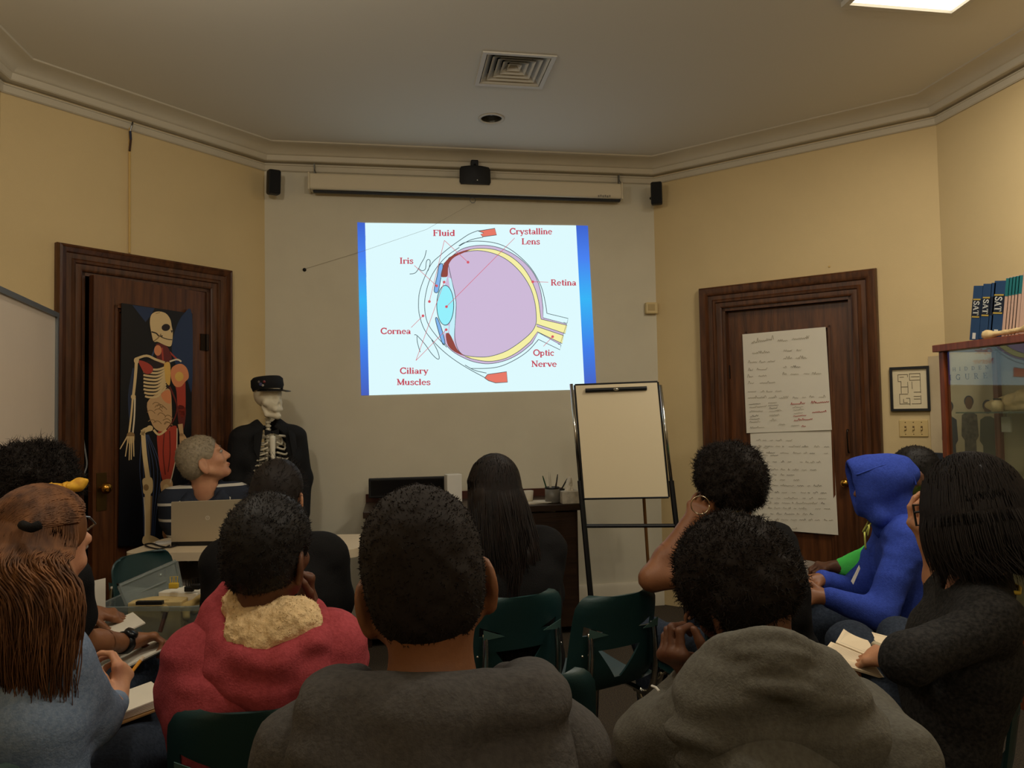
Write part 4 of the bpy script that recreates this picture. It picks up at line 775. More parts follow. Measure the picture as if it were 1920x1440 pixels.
for zz in zs: MB().box(((CXF+CXB)/2+.01, (CY0+CY1)/2, zz), (CXB-CXF-.08, CY1-CY0-.08, .007)).build('glass_shelf', glass('shelf_glass', (190, 206, 196), 1.45, .12), cb)
# animal skull and small pieces on the shelves
M_bone = mat('bone', (214, 186, 134), .5, var=.10, vscale=30, bump=.15, bscale=80)
def cabp(px, py, dx, zz=None): q = on(px, py, (1, 0, 0), (CXF+dx, 0, 0)); return q if zz is None else V3(q[0], q[1], zz)
q = cabp(1902, 755, .15, zs[0]+.005); sd = SDF(); yv = V3(0, -1, 0)
sd.ell(q+V3(.02, -.05, .055), (.05, .075, .05), k=.02).cap(q+V3(.0, .03, .045), q+V3(-.01, .14, .03), .035, .02, .03).ell(q+V3(-.03, -.0, .07), (.02, .025, .02), k=.01, sub=True).ell(q+V3(-.045, -.06, .03), (.03, .03, .02), k=.01, sub=True).cap(q+V3(-.01, .12, .012), q+V3(.0, -.08, .014), .012, .012, .01).noise(.003, 60)
tag(sd.build('animal_skull', M_bone, None, .006), 'tan animal skull on the upper glass shelf of the cabinet', 'skull')
q = cabp(1870, 757, .10, zs[0]+.004); tag(MB().lathe([(0, .001), (.024, .001), (.026, .045), (.016, .05), (.016, .055), (0, .055)], q, (0, 0, 1), 16).build('specimen_jar', mat('bone', (214, 186, 134), .5), smooth=True), 'small pale jar with a dark lid left of the animal skull', 'jar')
MB().lathe([(0, .056), (.017, .056), (.017, .064), (0, .064)], q, (0, 0, 1), 16).build('lid', M_black, [o for o in bpy.data.objects if o.name == 'specimen_jar'][0])
q = cabp(1893, 935, .14, zs[1]+.004); sd = SDF(); sd.cap(q+V3(0, .07, .03), q+V3(0, -.06, .025), .024, .018, .02).ell(q+V3(0, .07, .035), (.03, .03, .03), k=.02).noise(.004, 50); tag(sd.build('bone_specimen', M_bone, None, .006), 'short yellowish bone on the lower glass shelf of the cabinet', 'bone')
q = cabp(1888, 812, .19, zs[0]-.12); tag(MB().box(q+V3(.0, 0, .06), (.01, .055, .075), bev=.002).build('specimen_card', mat('card_white', (206, 198, 180), .7)), 'small white card hanging below the upper glass shelf', 'card')
tag(MB().tube([q+V3(0, 0, .097), q+V3(0, 0, .118)], .0015, 5).build('card_hook', M_steel, [o for o in bpy.data.objects if o.name == 'specimen_card'][0]))
# poster across the corner behind the cabinet
pa = RW.px(1745, 800, .012); pb = SW.px(1873, 800, .012); pd = unit((pb-pa)*[1, 1, 0]); pw = np.linalg.norm((pb-pa)[:2]); pn = V3(pd[1], -pd[0], 0); pn = pn if pn@(-pa) > 0 else -pn
zt_ = on(1746, 668, pn, pa)[2]; zb_ = zt_-pw*1.48
po = thing('poster', 'tall film poster standing in the corner behind the cabinet', 'poster', V3((pa[0]+pb[0])/2, (pa[1]+pb[1])/2, zb_))
def pp(u, v, o=0.): return V3(pa[0], pa[1], 0)+pd*u*pw+pn*o+V3(0, 0, zt_+(zb_-zt_)*v)
MB().slab([pp(0, 0), pp(1, 0), pp(1, 1), pp(0, 1)], -pn, .004).build('poster_sheet', mat('poster_ground', (226, 206, 170), .5, col2=(206, 184, 146), vscale=3), po)
mb = MB(); M_p1, M_p2, M_p3, M_p4 = mat('poster_navy', (52, 58, 72), .5), mat('poster_plaid', (70, 66, 62), .5, col2=(120, 108, 92), vscale=40), mat('poster_olive', (92, 96, 78), .5), mat('poster_skin', (120, 82, 58), .5)
for cx, mi, top in ((.30, 0, .40), (.60, 1, .36), (.86, 2, .40)):     # three plain standing figures
    w = .11; fig = [(cx-w*.35, top+.15), (cx-w, top+.18), (cx-w*1.15, top+.36), (cx-w*.75, top+.40), (cx-w*.8, .97), (cx+w*.8, .97), (cx+w*.75, top+.40), (cx+w*1.1, top+.36), (cx+w, top+.18), (cx+w*.35, top+.15)]
    mb.poly([pp(u, v, .001) for u, v in fig], mi); mb.poly([pp(cx+.055*math.cos(a), top+.075+.055*math.sin(a)*1.0, .0012) for a in -np.arange(20)*math.pi/10], 3); mb.poly([pp(cx+.07*math.cos(a), top+.06+.05*math.sin(a), .0009) for a in -np.arange(20)*math.pi/10], 0)
mb.poly([pp(0, .88, .0007), pp(1, .88, .0007), pp(1, 1, .0007), pp(0, 1, .0007)], 0); mb.build('poster_figures', [M_p1, M_p2, M_p3, M_p4], po)
mb = MB(); text(mb, 'HIDDEN', pp(.64, .135, .0015), pd, V3(0, 0, 1), .020, pn, pw*.52, space=.9, bold=.7); text(mb, 'FIGURES', pp(.60, .205, .0015), pd, V3(0, 0, 1), .030, pn, pw*.78, space=.8, bold=.7); mb.build('poster_title', mat('poster_ink', (44, 38, 34), .6), po)
# books on the cabinet
ux = V3(0, -1, 0); lean = rad(9); bu = unit(V3(0, -math.sin(lean), math.cos(lean))); bt = unit(V3(0, -math.cos(lean), -math.sin(lean)))
def book(px, th, h, cols, label, name, grp, sat=False, py=628):
    q = on(px, py, (1, 0, 0), (CXF+.06, 0, 0)); q = V3(CXF+.06, q[1], CZ+.004+abs(th*math.sin(lean))); R = np.stack([V3(1, 0, 0), -bt, bu], 1); b = thing(name, label, 'book', q, grp)
    MB().box(q+R@V3(.10, -th/2, h/2), (.195, th-.006, h-.008), R).build('pages', M_paper, b); mb = MB(); mb.box(q+R@V3(0, -th/2, h/2), (.004, th, h), R, m=0); mb.box(q+R@V3(.1, -.0015, h/2), (.2, .003, h), R, m=0); mb.box(q+R@V3(.1, -th+.0015, h/2), (.2, .003, h), R, m=0)
    if len(cols) > 1: mb.box(q+R@V3(-.0024, -th/2, h*cols[1][1]), (.001, th*1.0, h*cols[1][2]), R, m=1)
    if sat:
        for zz in (.43, .75): mb.box(q+R@V3(-.0034, -th*.5, h*zz), (.001, th*.8, .007), R, m=2)
        text(mb, 'SAT', q+R@V3(-.0042, -th/2, h*.59), -bu, bt, th*.62, V3(-1, 0, 0), h*.26, m=3, bold=1.2)
        mb.box(q+R@V3(-.0034, -th*.5, h*.08), (.001, th*.35, .03), R, m=3)
    mb.build('cover', [cols[0]]+([cols[1][0]] if len(cols) > 1 else [cols[0]])+[mat('book_gold', (196, 166, 70), .5), mat('book_white', (222, 220, 210), .6)], b); return b
Mb1 = mat('book_blue', (34, 66, 104), .45); Mb2 = mat('book_navy', (16, 24, 40), .45); Mt = mat('book_teal', (30, 110, 112), .5); Mpk = mat('book_pink', (206, 170, 150), .6)
g1 = 'blue test-guide books on the cabinet'; g2 = 'teal and pink workbooks on the cabinet'
for px, th, lb, sat in ((1818, .056, 'blue test-guide book leaning at the left end of the row', True), (1836, .052, 'second blue test-guide book from the left end of the row', True), (1851, .026, 'thin blue book squeezed between two thicker test guides', False), (1857, .066, 'thickest blue test-guide book, beside the teal workbooks', True)): book(px, th, .265, [Mb1, (Mb2, .59, .33)], lb, 'test_guide_book', g1, sat)
for i, px in enumerate((1878, 1884, 1890, 1896, 1902)): book(px, .022, .275, [Mpk, (Mt, .84, .30)], ['first', 'second', 'third', 'fourth', 'last'][i]+' teal and pink workbook right of the blue books', 'workbook', g2)
for i, px in enumerate((1909, 1921)): book(px, .05, .28, [Mpk if i == 0 else Mb2], ['tall pink book at the right end of the workbooks', 'dark book cut off by the right edge of the picture'][i], 'textbook', 'books at the right end of the cabinet top', py=622)
a, b = on(1851, 626, (1, 0, 0), (CXF+.03, 0, 0)), on(1935, 606, (1, 0, 0), (CXF+.03, 0, 0)); a[2] = CZ+.020; b[2] = CZ+.026; a[0] = b[0] = CXF+.028
sd = SDF(); sd.cap(a, b, .012, .012, .02).ell(a+V3(0, .005, .004), (.018, .022, .020), k=.02).ell(a+V3(0, -.02, 0), (.016, .02, .016), k=.02).ell(b+V3(0, 0, .002), (.02, .03, .024), k=.03).noise(.002, 60); tag(sd.build('long_bone', M_bone, None, .005), 'tan long bone lying on the cabinet top before the books', 'bone')
# ================================================================== ANATOMY POSTER ON THE LEFT DOOR (a flat print)
def anatomy():
    def A(x, y, k=0): return LLF.px(x, y, .012+.004+k*.0004)
    s = thing('anatomy_poster', 'life-size anatomy poster, half skeleton half muscle, on the left door', 'poster', A(292, 1020))
    c4 = [A(228, 568), A(361, 588), A(357, 1024), A(222, 1024)]
    M = [mat('print_ground', (10, 12, 18), .35), mat('print_blue', (34, 52, 84), .35), mat('print_bone', (222, 192, 138), .45), mat('print_bone_dark', (150, 118, 76), .45), mat('print_red', (176, 62, 44), .45), mat('print_dark_red', (104, 34, 28), .45), mat('print_peach', (224, 140, 90), .45), mat('print_gut', (206, 164, 116), .45), mat('print_yellow', (226, 178, 86), .45), mat('print_vein', (58, 72, 104), .45), mat('print_pale', (226, 208, 176), .45), mat('print_line', (40, 26, 18), .6)]
    MB().slab(c4, -LLF.n, .004, 0).build('poster_sheet', M[0], s)
    mb = MB()
    def fill(pts, k, m, sm=4):
        if sm: pts = [tuple(p[:2]) for p in spline([V3(a, b, 0) for a, b in pts], sm, True)]
        mb.poly([A(x, y, k) for x, y in pts], m)
    def el(x, y, rx, ry, k, m, rot=0): fill([(x+rx*math.cos(a)*math.cos(rot)-ry*math.sin(a)*math.sin(rot), y+rx*math.cos(a)*math.sin(rot)+ry*math.sin(a)*math.cos(rot)) for a in np.arange(20)*math.pi/10], k, m, 0)
    def ln(pts, k, m, w=2., w2=None, sm=4):
        pts = [p[:2] for p in spline([V3(a, b, 0) for a, b in pts], sm)] if len(pts) > 2 else [np.array(p, float) for p in pts]; n = len(pts); V = []; w2 = w if w2 is None else w2
        for j in range(n):
            d = pts[min(j+1, n-1)]-pts[max(j-1, 0)]; d = d/(np.linalg.norm(d)+1e-9); q = np.array([-d[1], d[0]])*(w+(w2-w)*j/(n-1))/2; V += [A(*(pts[j]-q), k), A(*(pts[j]+q), k)]
        mb.add(V, [(2*j, 2*j+2, 2*j+3, 2*j+1) for j in range(n-1)], m)
    fill([(248, 572), (290, 578), (284, 590), (273, 604), (262, 590)], 1, 1, 0); fill([(345, 588), (360, 590), (360, 730), (350, 710), (333, 690), (322, 655), (330, 615)], 1, 1); fill([(326, 975), (345, 940), (352, 980), (345, 1015), (328, 1018)], 1, 1)
    for i in range(9): ln([(266+i*1.5, 815), (262+i*4.5+3*math.sin(i), 880), (268+i*3, 935+4*i), (270+i*2.5, 1005)], 1, 9, 1.3)
    for i in range(4): ln([(254-i*1.5, 690), (247-i*2, 740), (246-i, 790)], 1, 9, .8)
    # right leg and arm in muscle
    fill([(296, 810), (318, 801), (332, 802), (331, 850), (325, 882), (317, 905), (307, 905), (300, 880), (296, 845)], 2, 4); ln([(332, 803), (331, 850), (325, 882), (319, 906)], 4, 10, 1.6); ln([(308, 812), (306, 850), (310, 890)], 3, 5, 2); ln([(318, 808), (319, 850), (315, 885)], 3, 5, 2)
    fill([(302, 903), (322, 900), (323, 930), (316, 948), (308, 946), (303, 925)], 3, 7); el(312, 916, 6, 8, 4, 2); fill([(304, 935), (312, 948), (313, 975), (309, 985), (304, 965)], 2, 4); fill([(318, 930), (324, 935), (325, 960), (317, 980), (314, 955)], 2, 4); ln([(313, 945), (312, 975), (314, 1000)], 3, 10, 5, 3)
    fill([(328, 712), (345, 702), (348, 735), (347, 775), (340, 782), (333, 760), (331, 735)], 2, 4); fill([(333, 762), (348, 765), (347, 790), (343, 806), (336, 800)], 2, 5); ln([(338, 795), (341, 818)], 3, 7, 9, 7); fill([(337, 815), (346, 815), (356, 838), (350, 842), (346, 858), (341, 860), (338, 840)], 3, 7)
    for dx in (0, 4, 8): ln([(340+dx, 826), (341+dx*1.3, 850)], 4, 3, 1)
    # abdomen
    fill([(276, 755), (300, 735), (318, 730), (322, 760), (321, 795), (309, 808), (294, 806), (283, 790)], 3, 7)
    g = random.Random(2)
    for i in range(13):
        x, y = 282+g.random()*34, 752+g.random()*46; ln([(x-7, y), (x-3, y-5+g.random()*3), (x+3, y-3), (x+8, y+2)], 4, 3, 1.4)
    fill([(302, 738), (318, 732), (320, 756), (308, 752)], 4, 6); ln([(318, 725), (328, 748), (332, 765), (327, 785), (312, 806)], 4, 5, 3.5, 2); ln([(288, 806), (298, 815), (312, 806)], 4, 2, 4)
    # ribs
    fill([(270, 680), (305, 676), (318, 690), (318, 722), (296, 752), (274, 742), (268, 715)], 2, 11)
    for i in range(9):
        yl = 690+i*6.2; ln([(311, 688+i*4.6), (296, 693+i*6.2), (280, 692+i*6.6), (269+(i > 6)*(i-6)*1.5, yl+i*.4)], 4, 2, 4.2, 3.6)
    fill([(260, 676), (276, 680), (287, 690), (283, 700), (272, 700), (265, 690)], 5, 4); fill([(308, 682), (318, 680), (320, 700), (318, 722), (311, 716), (309, 700)], 5, 8)
    ln([(257, 672), (275, 667), (292, 674), (309, 680)], 6, 2, 4.5); ln([(318, 678), (332, 674), (340, 678)], 5, 10, 3)
    fill([(322, 690), (338, 682), (350, 690), (354, 707), (347, 716), (339, 725), (328, 724), (321, 710)], 5, 6); el(336, 706, 8, 9, 6, 8)
    # neck
    fill([(292, 646), (312, 648), (322, 672), (312, 684), (296, 676)], 3, 5); el(296, 657, 7, 10, 4, 6); ln([(304, 652), (306, 680)], 4, 4, 3); ln([(285, 668), (292, 650)], 3, 9, 3); ln([(318, 660), (334, 676)], 3, 4, 3)
    # skull
    fill([(281, 605), (284, 590), (295, 584), (310, 587), (319, 598), (322, 612), (324, 624), (323, 640), (320, 649), (311, 648), (296, 641), (288, 640), (284, 625)], 6, 2)
    el(311, 614, 8, 6.6, 7, 11, -.2); fill([(320, 619), (324, 620), (322, 625)], 7, 11, 0); ln([(302, 632), (314, 636), (323, 637)], 7, 11, 1.5); ln([(284, 622), (293, 625), (298, 630), (305, 630)], 7, 11, 2.4); ln([(288, 640), (296, 634), (302, 626)], 7, 3, 2); ln([(292, 588), (300, 586)], 7, 3, 1)
    # left arm
    ln([(256, 672), (255, 690), (253, 715), (250, 742)], 4, 2, 6, 5); el(256, 676, 5, 6, 5, 2); el(250, 744, 4.5, 5, 5, 2)
    ln([(249, 746), (246, 780), (242, 812)], 4, 2, 3.6); ln([(253, 746), (252, 780), (249, 812)], 4, 10, 3)
    fill([(239, 812), (251, 812), (252, 826), (245, 832), (238, 828)], 5, 3)
    for bx, ex, ey in ((239, 225, 842), (241, 235, 856), (244, 242, 863), (247, 246, 862), (250, 251, 856)): ln([(bx, 818), ((bx+ex)/2, (818+ey)/2), (ex, ey)], 6, 2, 2.6, 1.8)
    # left leg
    el(281, 803, 6, 5.5, 5, 2); ln([(280, 804), (270, 808), (267, 816)], 4, 2, 9); ln([(268, 806), (271, 850), (277, 895)], 4, 2, 8, 9); fill([(268, 898), (283, 895), (287, 908), (284, 925), (270, 926), (268, 912)], 5, 2); el(274, 914, 5, 6, 6, 3); ln([(277, 925), (277, 965), (277, 1008)], 4, 2, 11, 8); ln([(284, 930), (283, 965), (281, 1005)], 3, 3, 3); ln([(270, 932), (272, 970), (272, 1006)], 5, 10, 2); fill([(269, 1006), (283, 1004), (300, 1012), (303, 1020), (270, 1021)], 5, 2)
    mb.build('anatomy_print', M, s)
anatomy()

# ================================================================== DRESSED SKELETON
def skeleton():
    d = 4.45; hd = P(504, 745, d); R = frame(128); RB = frame(160); o = V3(hd[0], hd[1], 0)
    s = thing('skeleton_model', 'teaching skeleton in a black jacket and cap in the left corner', 'skeleton', o)
    B = mat('model_bone', (216, 206, 180), .5, var=.06, vscale=30); K = mat('jacket_black', (14, 14, 16), .85, bump=.3, bscale=200)
    top = P(500, 706, d)[2]; hc = V3(hd[0], hd[1], top-.135)
    def H(x, y, z): return hc+R@V3(x, y, z)
    sd = SDF(); sd.ell(H(0, -.01, .03), (.072, .092, .085), R, .02).ell(H(0, .04, -.03), (.05, .05, .06), R, .02).cap(H(-.052, .03, -.025), H(.052, .03, -.025), .02, k=.02)
    sd.cap(H(-.035, .02, -.095), H(0, .072, -.105), .014, .018, .012).cap(H(.035, .02, -.095), H(0, .072, -.105), .014, .018, .012).cap(H(-.045, -.0, -.05), H(-.035, .02, -.095), .012, k=.01).cap(H(.045, 0, -.05), H(.035, .02, -.095), .012, k=.01).cap(H(-.02, .075, -.066), H(.02, .075, -.066), .016, k=.012)
    for x in (-.03, .03): sd.ell(H(x, .088, -.004), (.02, .02, .018), R, .008, True)
    sd.ell(H(0, .098, -.036), (.011, .02, .016), R, .006, True).cap(H(-.03, .1, -.085), H(.03, .1, -.085), .003, k=.003, sub=True); sd.build('skull', B, s, .0055)
    nb = V3(o[0], o[1], top-.30); zs = nb[2]                   # base of the neck
    def T(x, y, z): return V3(o[0], o[1], zs+z)+RB@V3(x, y, 0)
    mb = MB(); sp = [H(0, -.02, -.07), T(0, -.02, 0), T(0, -.05, -.12), T(0, -.055, -.28), T(0, -.02, -.42), T(0, -.02, -.52)]
    for q in spline(sp, 5): mb.ell(q, (.018, .018, .011), n=5)
    mb.tube(spline(sp, 5), .010, 8); mb.build('spine', B, s, True)
    for i in range(10):
        z = -.06-i*.030; w = (.075, .095, .11, .118, .122, .125, .125, .12, .11, .095)[i]; dp = .10 if i < 7 else .10-(i-6)*.02
        for sx in (-1, 1):
            pts = spline([T(sx*.012, -.05, z+.02), T(sx*w*.7, -.055, z+.01), T(sx*w, .0, z-.02), T(sx*w*.75, dp*.75, z-.05), T(sx*.025 if i < 7 else sx*w*.5, dp, z-.035 if i < 7 else z-.06)], 4); MB().tube(pts, .0062, 6).build('rib', B, s, True)
    sd = SDF(); sd.cap(T(0, .10, -.07), T(0, .115, -.22), .018, .012, .01); sd.build('breastbone', mat('model_bone_pale', (226, 220, 200), .5), s, .006)
    for sx in (-1, 1):
        MB().tube(spline([T(sx*.02, .07, -.055), T(sx*.07, .055, -.06), T(sx*.12, .0, -.07)], 5), .008, 6).build('collarbone', B, s, True)
        sd = SDF(); sh = T(sx*.165, 0, -.06); el = T(sx*.195, -.01, -.33); wr = T(sx*.175, .04, -.55)
        sd.ell(sh, (.024,)*3, k=.01).cap(sh, el, .012, .012, .01).ell(el, (.024, .02, .018), k=.01).cap(el+V3(.012*sx, 0, 0), wr+V3(.01, 0, 0), .009, .009, .006).cap(el-V3(.012*sx, 0, 0), wr-V3(.01, 0, 0), .009, .009, .006)
        for i in range(5): sd.cap(wr+RB@V3((i-2)*.008, 0, 0), wr+RB@V3((i-2)*.016, .02+.008*(i == 2), -.15+abs(i-2)*.015), .006, .004, .004)
        sd.build('arm_bones', B, s, .006)
        hp = T(sx*.09, -.01, -.56); kn = T(sx*.09, .01, -.56-.40); an = V3(kn[0], kn[1], .08)
        sd = SDF(); sd.ell(hp, (.028,)*3, k=.01).cap(hp, kn, .015, .015, .01).ell(kn, (.036, .03, .03), k=.015).cap(kn, an, .014, .012, .01).cap(an, V3(an[0], an[1], .03)+RB@V3(0, .12, 0), .02, .012, .02); sd.build('leg_bones', B, s, .008)
    sd = SDF(); sd.ell(T(0, -.01, -.52), (.12, .06, .07), RB, .02).ell(T(0, .03, -.48), (.09, .05, .07), RB, .02, True).ell(T(0, 0, -.60), (.05, .05, .05), RB, .02, True); sd.build('pelvis', B, s, .008)
    # jacket, open down the front
    sd = SDF(); sd.cap(T(-.12, -.02, -.06), T(.12, -.02, -.06), .07, k=.05).cap(T(-.10, -.02, -.2), T(.10, -.02, -.2), .105, k=.05).cap(T(-.10, -.015, -.38), T(.10, -.015, -.38), .11, k=.06).cap(T(-.11, -.015, -.56), T(.11, -.015, -.56), .12, k=.06)
    sd.cap(T(-.05, -.03, -.0), T(.05, -.03, -.0), .05, k=.04)
    for sx in (-1, 1): sd.path([T(sx*.165, -.01, -.07), T(sx*.205, -.02, -.33), T(sx*.19, .02, -.53)], [.064, .056, .05], .03)
    sd.half(T(0, 0, -.60), V3(0, 0, -1), .01).cap(T(-.015, .12, .05), T(-.04, .15, -.7), .082, .150, .02, True).cap(T(0, -.02, -.0), T(0, -.02, .1), .05, k=.01, sub=True).cap(T(0, -.01, -.10), T(0, -.01, -.7), .098, .10, .01, True).noise(.008, 9); sd.build('jacket', K, s, .008)
    for sx in (-1, 1): MB().slab([T(sx*.07-.02, .085, -.01), T(sx*.12-.02, .065, -.05), T(sx*.125-.02, .085, -.13), T(sx*.10-.02, .105, -.20)], RB@V3(0, 1, 0), .008).build('lapel', K, s)
    mb = MB(); q = T(0, .085, -.035)
    for sx in (-1, 1): mb.slab([q+RB@V3(sx*.004, 0, 0)+V3(0, 0, .006), q+RB@V3(sx*.04, -.005, 0)+V3(0, 0, .018), q+RB@V3(sx*.04, -.005, 0)-V3(0, 0, .018), q+RB@V3(sx*.004, 0, 0)-V3(0, 0, .006)], RB@V3(0, 1, 0), .01)
    mb.ell(q+RB@V3(0, .006, 0), (.008, .008, .009), n=6).build('bow_tie', K, s)
    # cap
    mb = MB(); mb.lathe([(.088, -.002), (.092, .012), (.096, .022), (.094, .062), (.080, .076), (.03, .082), (0, .083)], H(0, -.008, .055), R@V3(0, -.12, 1), 28).build('cap_crown', K, s, True)
    V = []; F = []
    for i in range(13):
        a = rad(-75+i*12.5); 
        for r, z in ((.088, .058), (.145-.02*abs(i-6)/6, .046), (.145-.02*abs(i-6)/6, .042), (.088, .052)): V.append(H(math.sin(a)*r*(.95), -.008+math.cos(a)*r*1.05, z))
    F = [(i*4+j, i*4+(j+1) % 4, (i+1)*4+(j+1) % 4, (i+1)*4+j) for i in range(12) for j in range(4)]+[(0, 1, 2, 3), (51, 50, 49, 48)]
    MB().add(V, F).build('cap_peak', mat('peak_black', (10, 10, 11), .3), s)
    for a, z, c, r in ((55, .10, (120, 40, 44), .008), (68, .085, (70, 70, 110), .010), (60, .078, (150, 140, 130), .007), (75, .10, (110, 100, 96), .007)):
        n = R@V3(math.sin(rad(a)), math.cos(rad(a)), 0); q = H(0, -.008, z)+n*.094; MB().lathe([(0, .005), (r, .003), (r, 0)], q, n, 12).build('pin_badge', mat('badge%d' % c[0], c, .4), s)
    MB().tube([T(0, -.09, -.02), V3(T(0, -.09, 0)[0], T(0, -.09, 0)[1], .05)], .010).build('stand_pole', M_steel, s); q = T(0, -.09, 0); mb = MB()
    for i in range(5): a = i*2*math.pi/5+.3; mb.tube([V3(q[0], q[1], .06), V3(q[0]+.17*math.cos(a), min(q[1]+.17*math.sin(a), 4.95), .02)], .012)
    mb.build('stand_base', M_steel, s)
skeleton()

# ================================================================== CHAIRS
M_shell = mat('green_chair_plastic', (24, 54, 54), .42, spec=.5, bump=.12, bscale=300); M_pocket = mat('pocket_plastic', (70, 98, 92), .5)
CHT = .78
def chair_shell():
    """local: sits at origin, faces +y"""
    prof = [(-.235, CHT), (-.232, .765), (-.222, .72), (-.208, .66), (-.198, .60), (-.19, .55), (-.178, .51), (-.158, .475), (-.12, .452), (-.06, .440), (.02, .438), (.10, .444), (.17, .450), (.205, .444), (.222, .425)]
    pr = spline([V3(0, a, b) for a, b in prof], 2); n = len(pr); nu = 14; V = []; ws = []
    for i, p in enumerate(pr):
        v = i/(n-1); w = .158+.024*min(1, v*2.2)
        if p[2] > CHT-.05 and p[1] < -.2: q = (p[2]-(CHT-.05))/.05; w -= .045*(1-math.sqrt(max(0, 1-q*q)))
        for j in range(nu+1):
            u = -1+2*j/nu; c = abs(u)**3
            if p[1] < -.15: V.append(V3(u*w, p[1]+.035*c+.012*u*u, p[2]))
            else: V.append(V3(u*w, p[1], p[2]+.014*c))
    F = [(i*(nu+1)+j, i*(nu+1)+j+1, (i+1)*(nu+1)+j+1, (i+1)*(nu+1)+j) for i in range(n-1) for j in range(nu)]
    return np.array(V), F
def make_chair():
    root = bpy.data.objects.new('school_chair', None); root.empty_display_size = .05; _link(root, (0, 0, 0), None)
    V, F = chair_shell(); o = raw('seat_shell', V, F, M_shell, root, True)
    so = o.modifiers.new('s', 'SOLIDIFY'); so.thickness = .007; so.offset = 0
    cut = MB()
    for pts in ([(-.085, .605), (.085, .605), (.012, .505), (-.012, .505)],): cut.slab([V3(x, -.4, z) for x, z in pts], V3(0, 1, 0), .30)
    for sx in (-1, 1): cut.slab([V3(sx*.138, -.4, .655), V3(sx*.138, -.4, .688), V3(sx*.070, -.4, .664)], V3(0, 1, 0), .30)
    co = cut.build('cutter', M_shell); bm = bmesh.new(); bm.from_mesh(co.data); bmesh.ops.recalc_face_normals(bm, faces=bm.faces); bm.to_mesh(co.data); bm.free()
    bo = o.modifiers.new('b', 'BOOLEAN'); bo.operation = 'DIFFERENCE'; bo.object = co; bo.solver = 'EXACT'
    dg = bpy.context.evaluated_depsgraph_get(); me = bpy.data.meshes.new_from_object(o.evaluated_get(dg)); o.modifiers.clear(); o.data = me; bpy.data.objects.remove(co)
    me.set_sharp_from_angle(angle=rad(50))
    for sx in (-1, 1):
        MB().tube(spline([V3(sx*.128, -.212, .672), V3(sx*.130, -.216, .60), V3(sx*.134, -.205, .50), V3(sx*.138, -.17, .425), V3(sx*.140, -.10, .415)], 4), .0105, 10).build('back_post', M_chrome, root, True)
        MB().slab([V3(sx*.138, -.221, .655), V3(sx*.138, -.226, .688), V3(sx*.070, -.232, .662)], V3(0, 1, 0), .003).build('post_pocket', M_pocket, root)
        for ly, lb in ((-.10, -.22), (.14, .20)):
            lg = MB().tube(spline([V3(sx*.13, ly, .418), V3(sx*.150, ly+(lb-ly)*.1, .39), V3(sx*.165, lb-(lb-ly)*.2, .15), V3(sx*.170, lb, .012)], 4), .0105, 10).build('leg', M_chrome, root, True); MB().tube([V3(sx*.170, lb, .022), V3(sx*.170, lb, 0)], .015, 10).build('foot_cap', M_black, lg)
        MB().tube([V3(sx*.13, -.14, .424), V3(sx*.13, .16, .424)], .009, 8).build('seat_rail', M_chrome, root)
        MB().ell((sx*.150, -.200, .60), (.005, .004, .005), n=5).build('rivet', M_chrome, root, True)
    return root
chair0 = make_chair(); _used = []
def put_chair(x, y, heading, label):
    c = chair0 if not _used else copy_tree(chair0); _used.append(c)
    c.location = (x, y, 0); c.rotation_euler = (0, 0, -rad(heading)); WL[c.name] = V3(x, y, 0); return tag(c, label, 'chair', 'green school chairs')
def chair_back_at(px, py, d, heading, label):     # place by the middle of the back's top edge
    q = P(px, py, d); fw = V3(math.sin(rad(heading)), math.cos(rad(heading)), 0); q = q+fw*.235; return put_chair(q[0], q[1], heading, label)
chair_back_at(250, 1037, 3.22, 118, 'empty green plastic chair by the white table, plastic bin on it')
chair_back_at(1174, 1115, 2.36, -20, 'empty green plastic chair under the raised elbow')
chair_back_at(998, 1283, 1.62, -4, 'empty green plastic chair behind the right shoulder of the black hoodie')

# ================================================================== PLASTIC BIN
q = P(312, 1160, 2.92); bz = .452
bn = thing('plastic_bin', 'clear plastic storage bin full of papers on the green chair', 'bin', V3(q[0], q[1], bz)); Rb = rotz(rad(-12)); M_clear = glass('bin_plastic', (196, 204, 200), 1.45, .22)
def bp(x, y, zz): return V3(q[0], q[1], bz+zz)+Rb@V3(x, y, 0)
BW, BD, BH = .40, .28, .21; mb = MB(); out = []
def boxring(sx, sy, zz): return [bp(x, y, zz) for x, y in [(a-sx/2, b-sy/2) for a, b in rr_(sx, sy, .04, 4)]]
rings = [boxring(BW*.86, BD*.86, .0), boxring(BW, BD, BH), boxring(BW+.03, BD+.03, BH), boxring(BW+.03, BD+.03, BH-.015), boxring(BW+.026, BD+.026, BH-.015), boxring(BW+.022, BD+.022, BH-.005)]; n = len(rings[0])
V = [p for r in rings[:4] for p in r]; F = [(i*n+j, i*n+(j+1) % n, (i+1)*n+(j+1) % n, (i+1)*n+j) for i in range(3) for j in range(n)]+[tuple(range(n))]
mb.add(V, F).build('tub', M_clear, bn)
la, lb_, lc_, ld_ = P(224, 1098, 2.86), P(330, 1052, 3.02), P(352, 1165, 2.98), P(262, 1190, 2.80)
ln_ = unit(np.cross(lb_-la, ld_-la)); mb = MB(); pts = [la, lb_, lb_*.5+lc_*.5, lc_, ld_, la*.5+ld_*.5]; cen = sum(pts)/6
mb.slab(pts, ln_, .003)
for i in range(6): mb.tube([pts[i]+ln_*.004, pts[(i+1) % 6]+ln_*.004], .009, 6)
mb.tube([cen+(la-cen)*.5+ln_*.006, cen+(lb_-cen)*.5+ln_*.006], .005, 6); mb.build('lid', M_clear, bn)
def item(o, lb, ct, gp=None): return tag(o, lb, ct, gp)
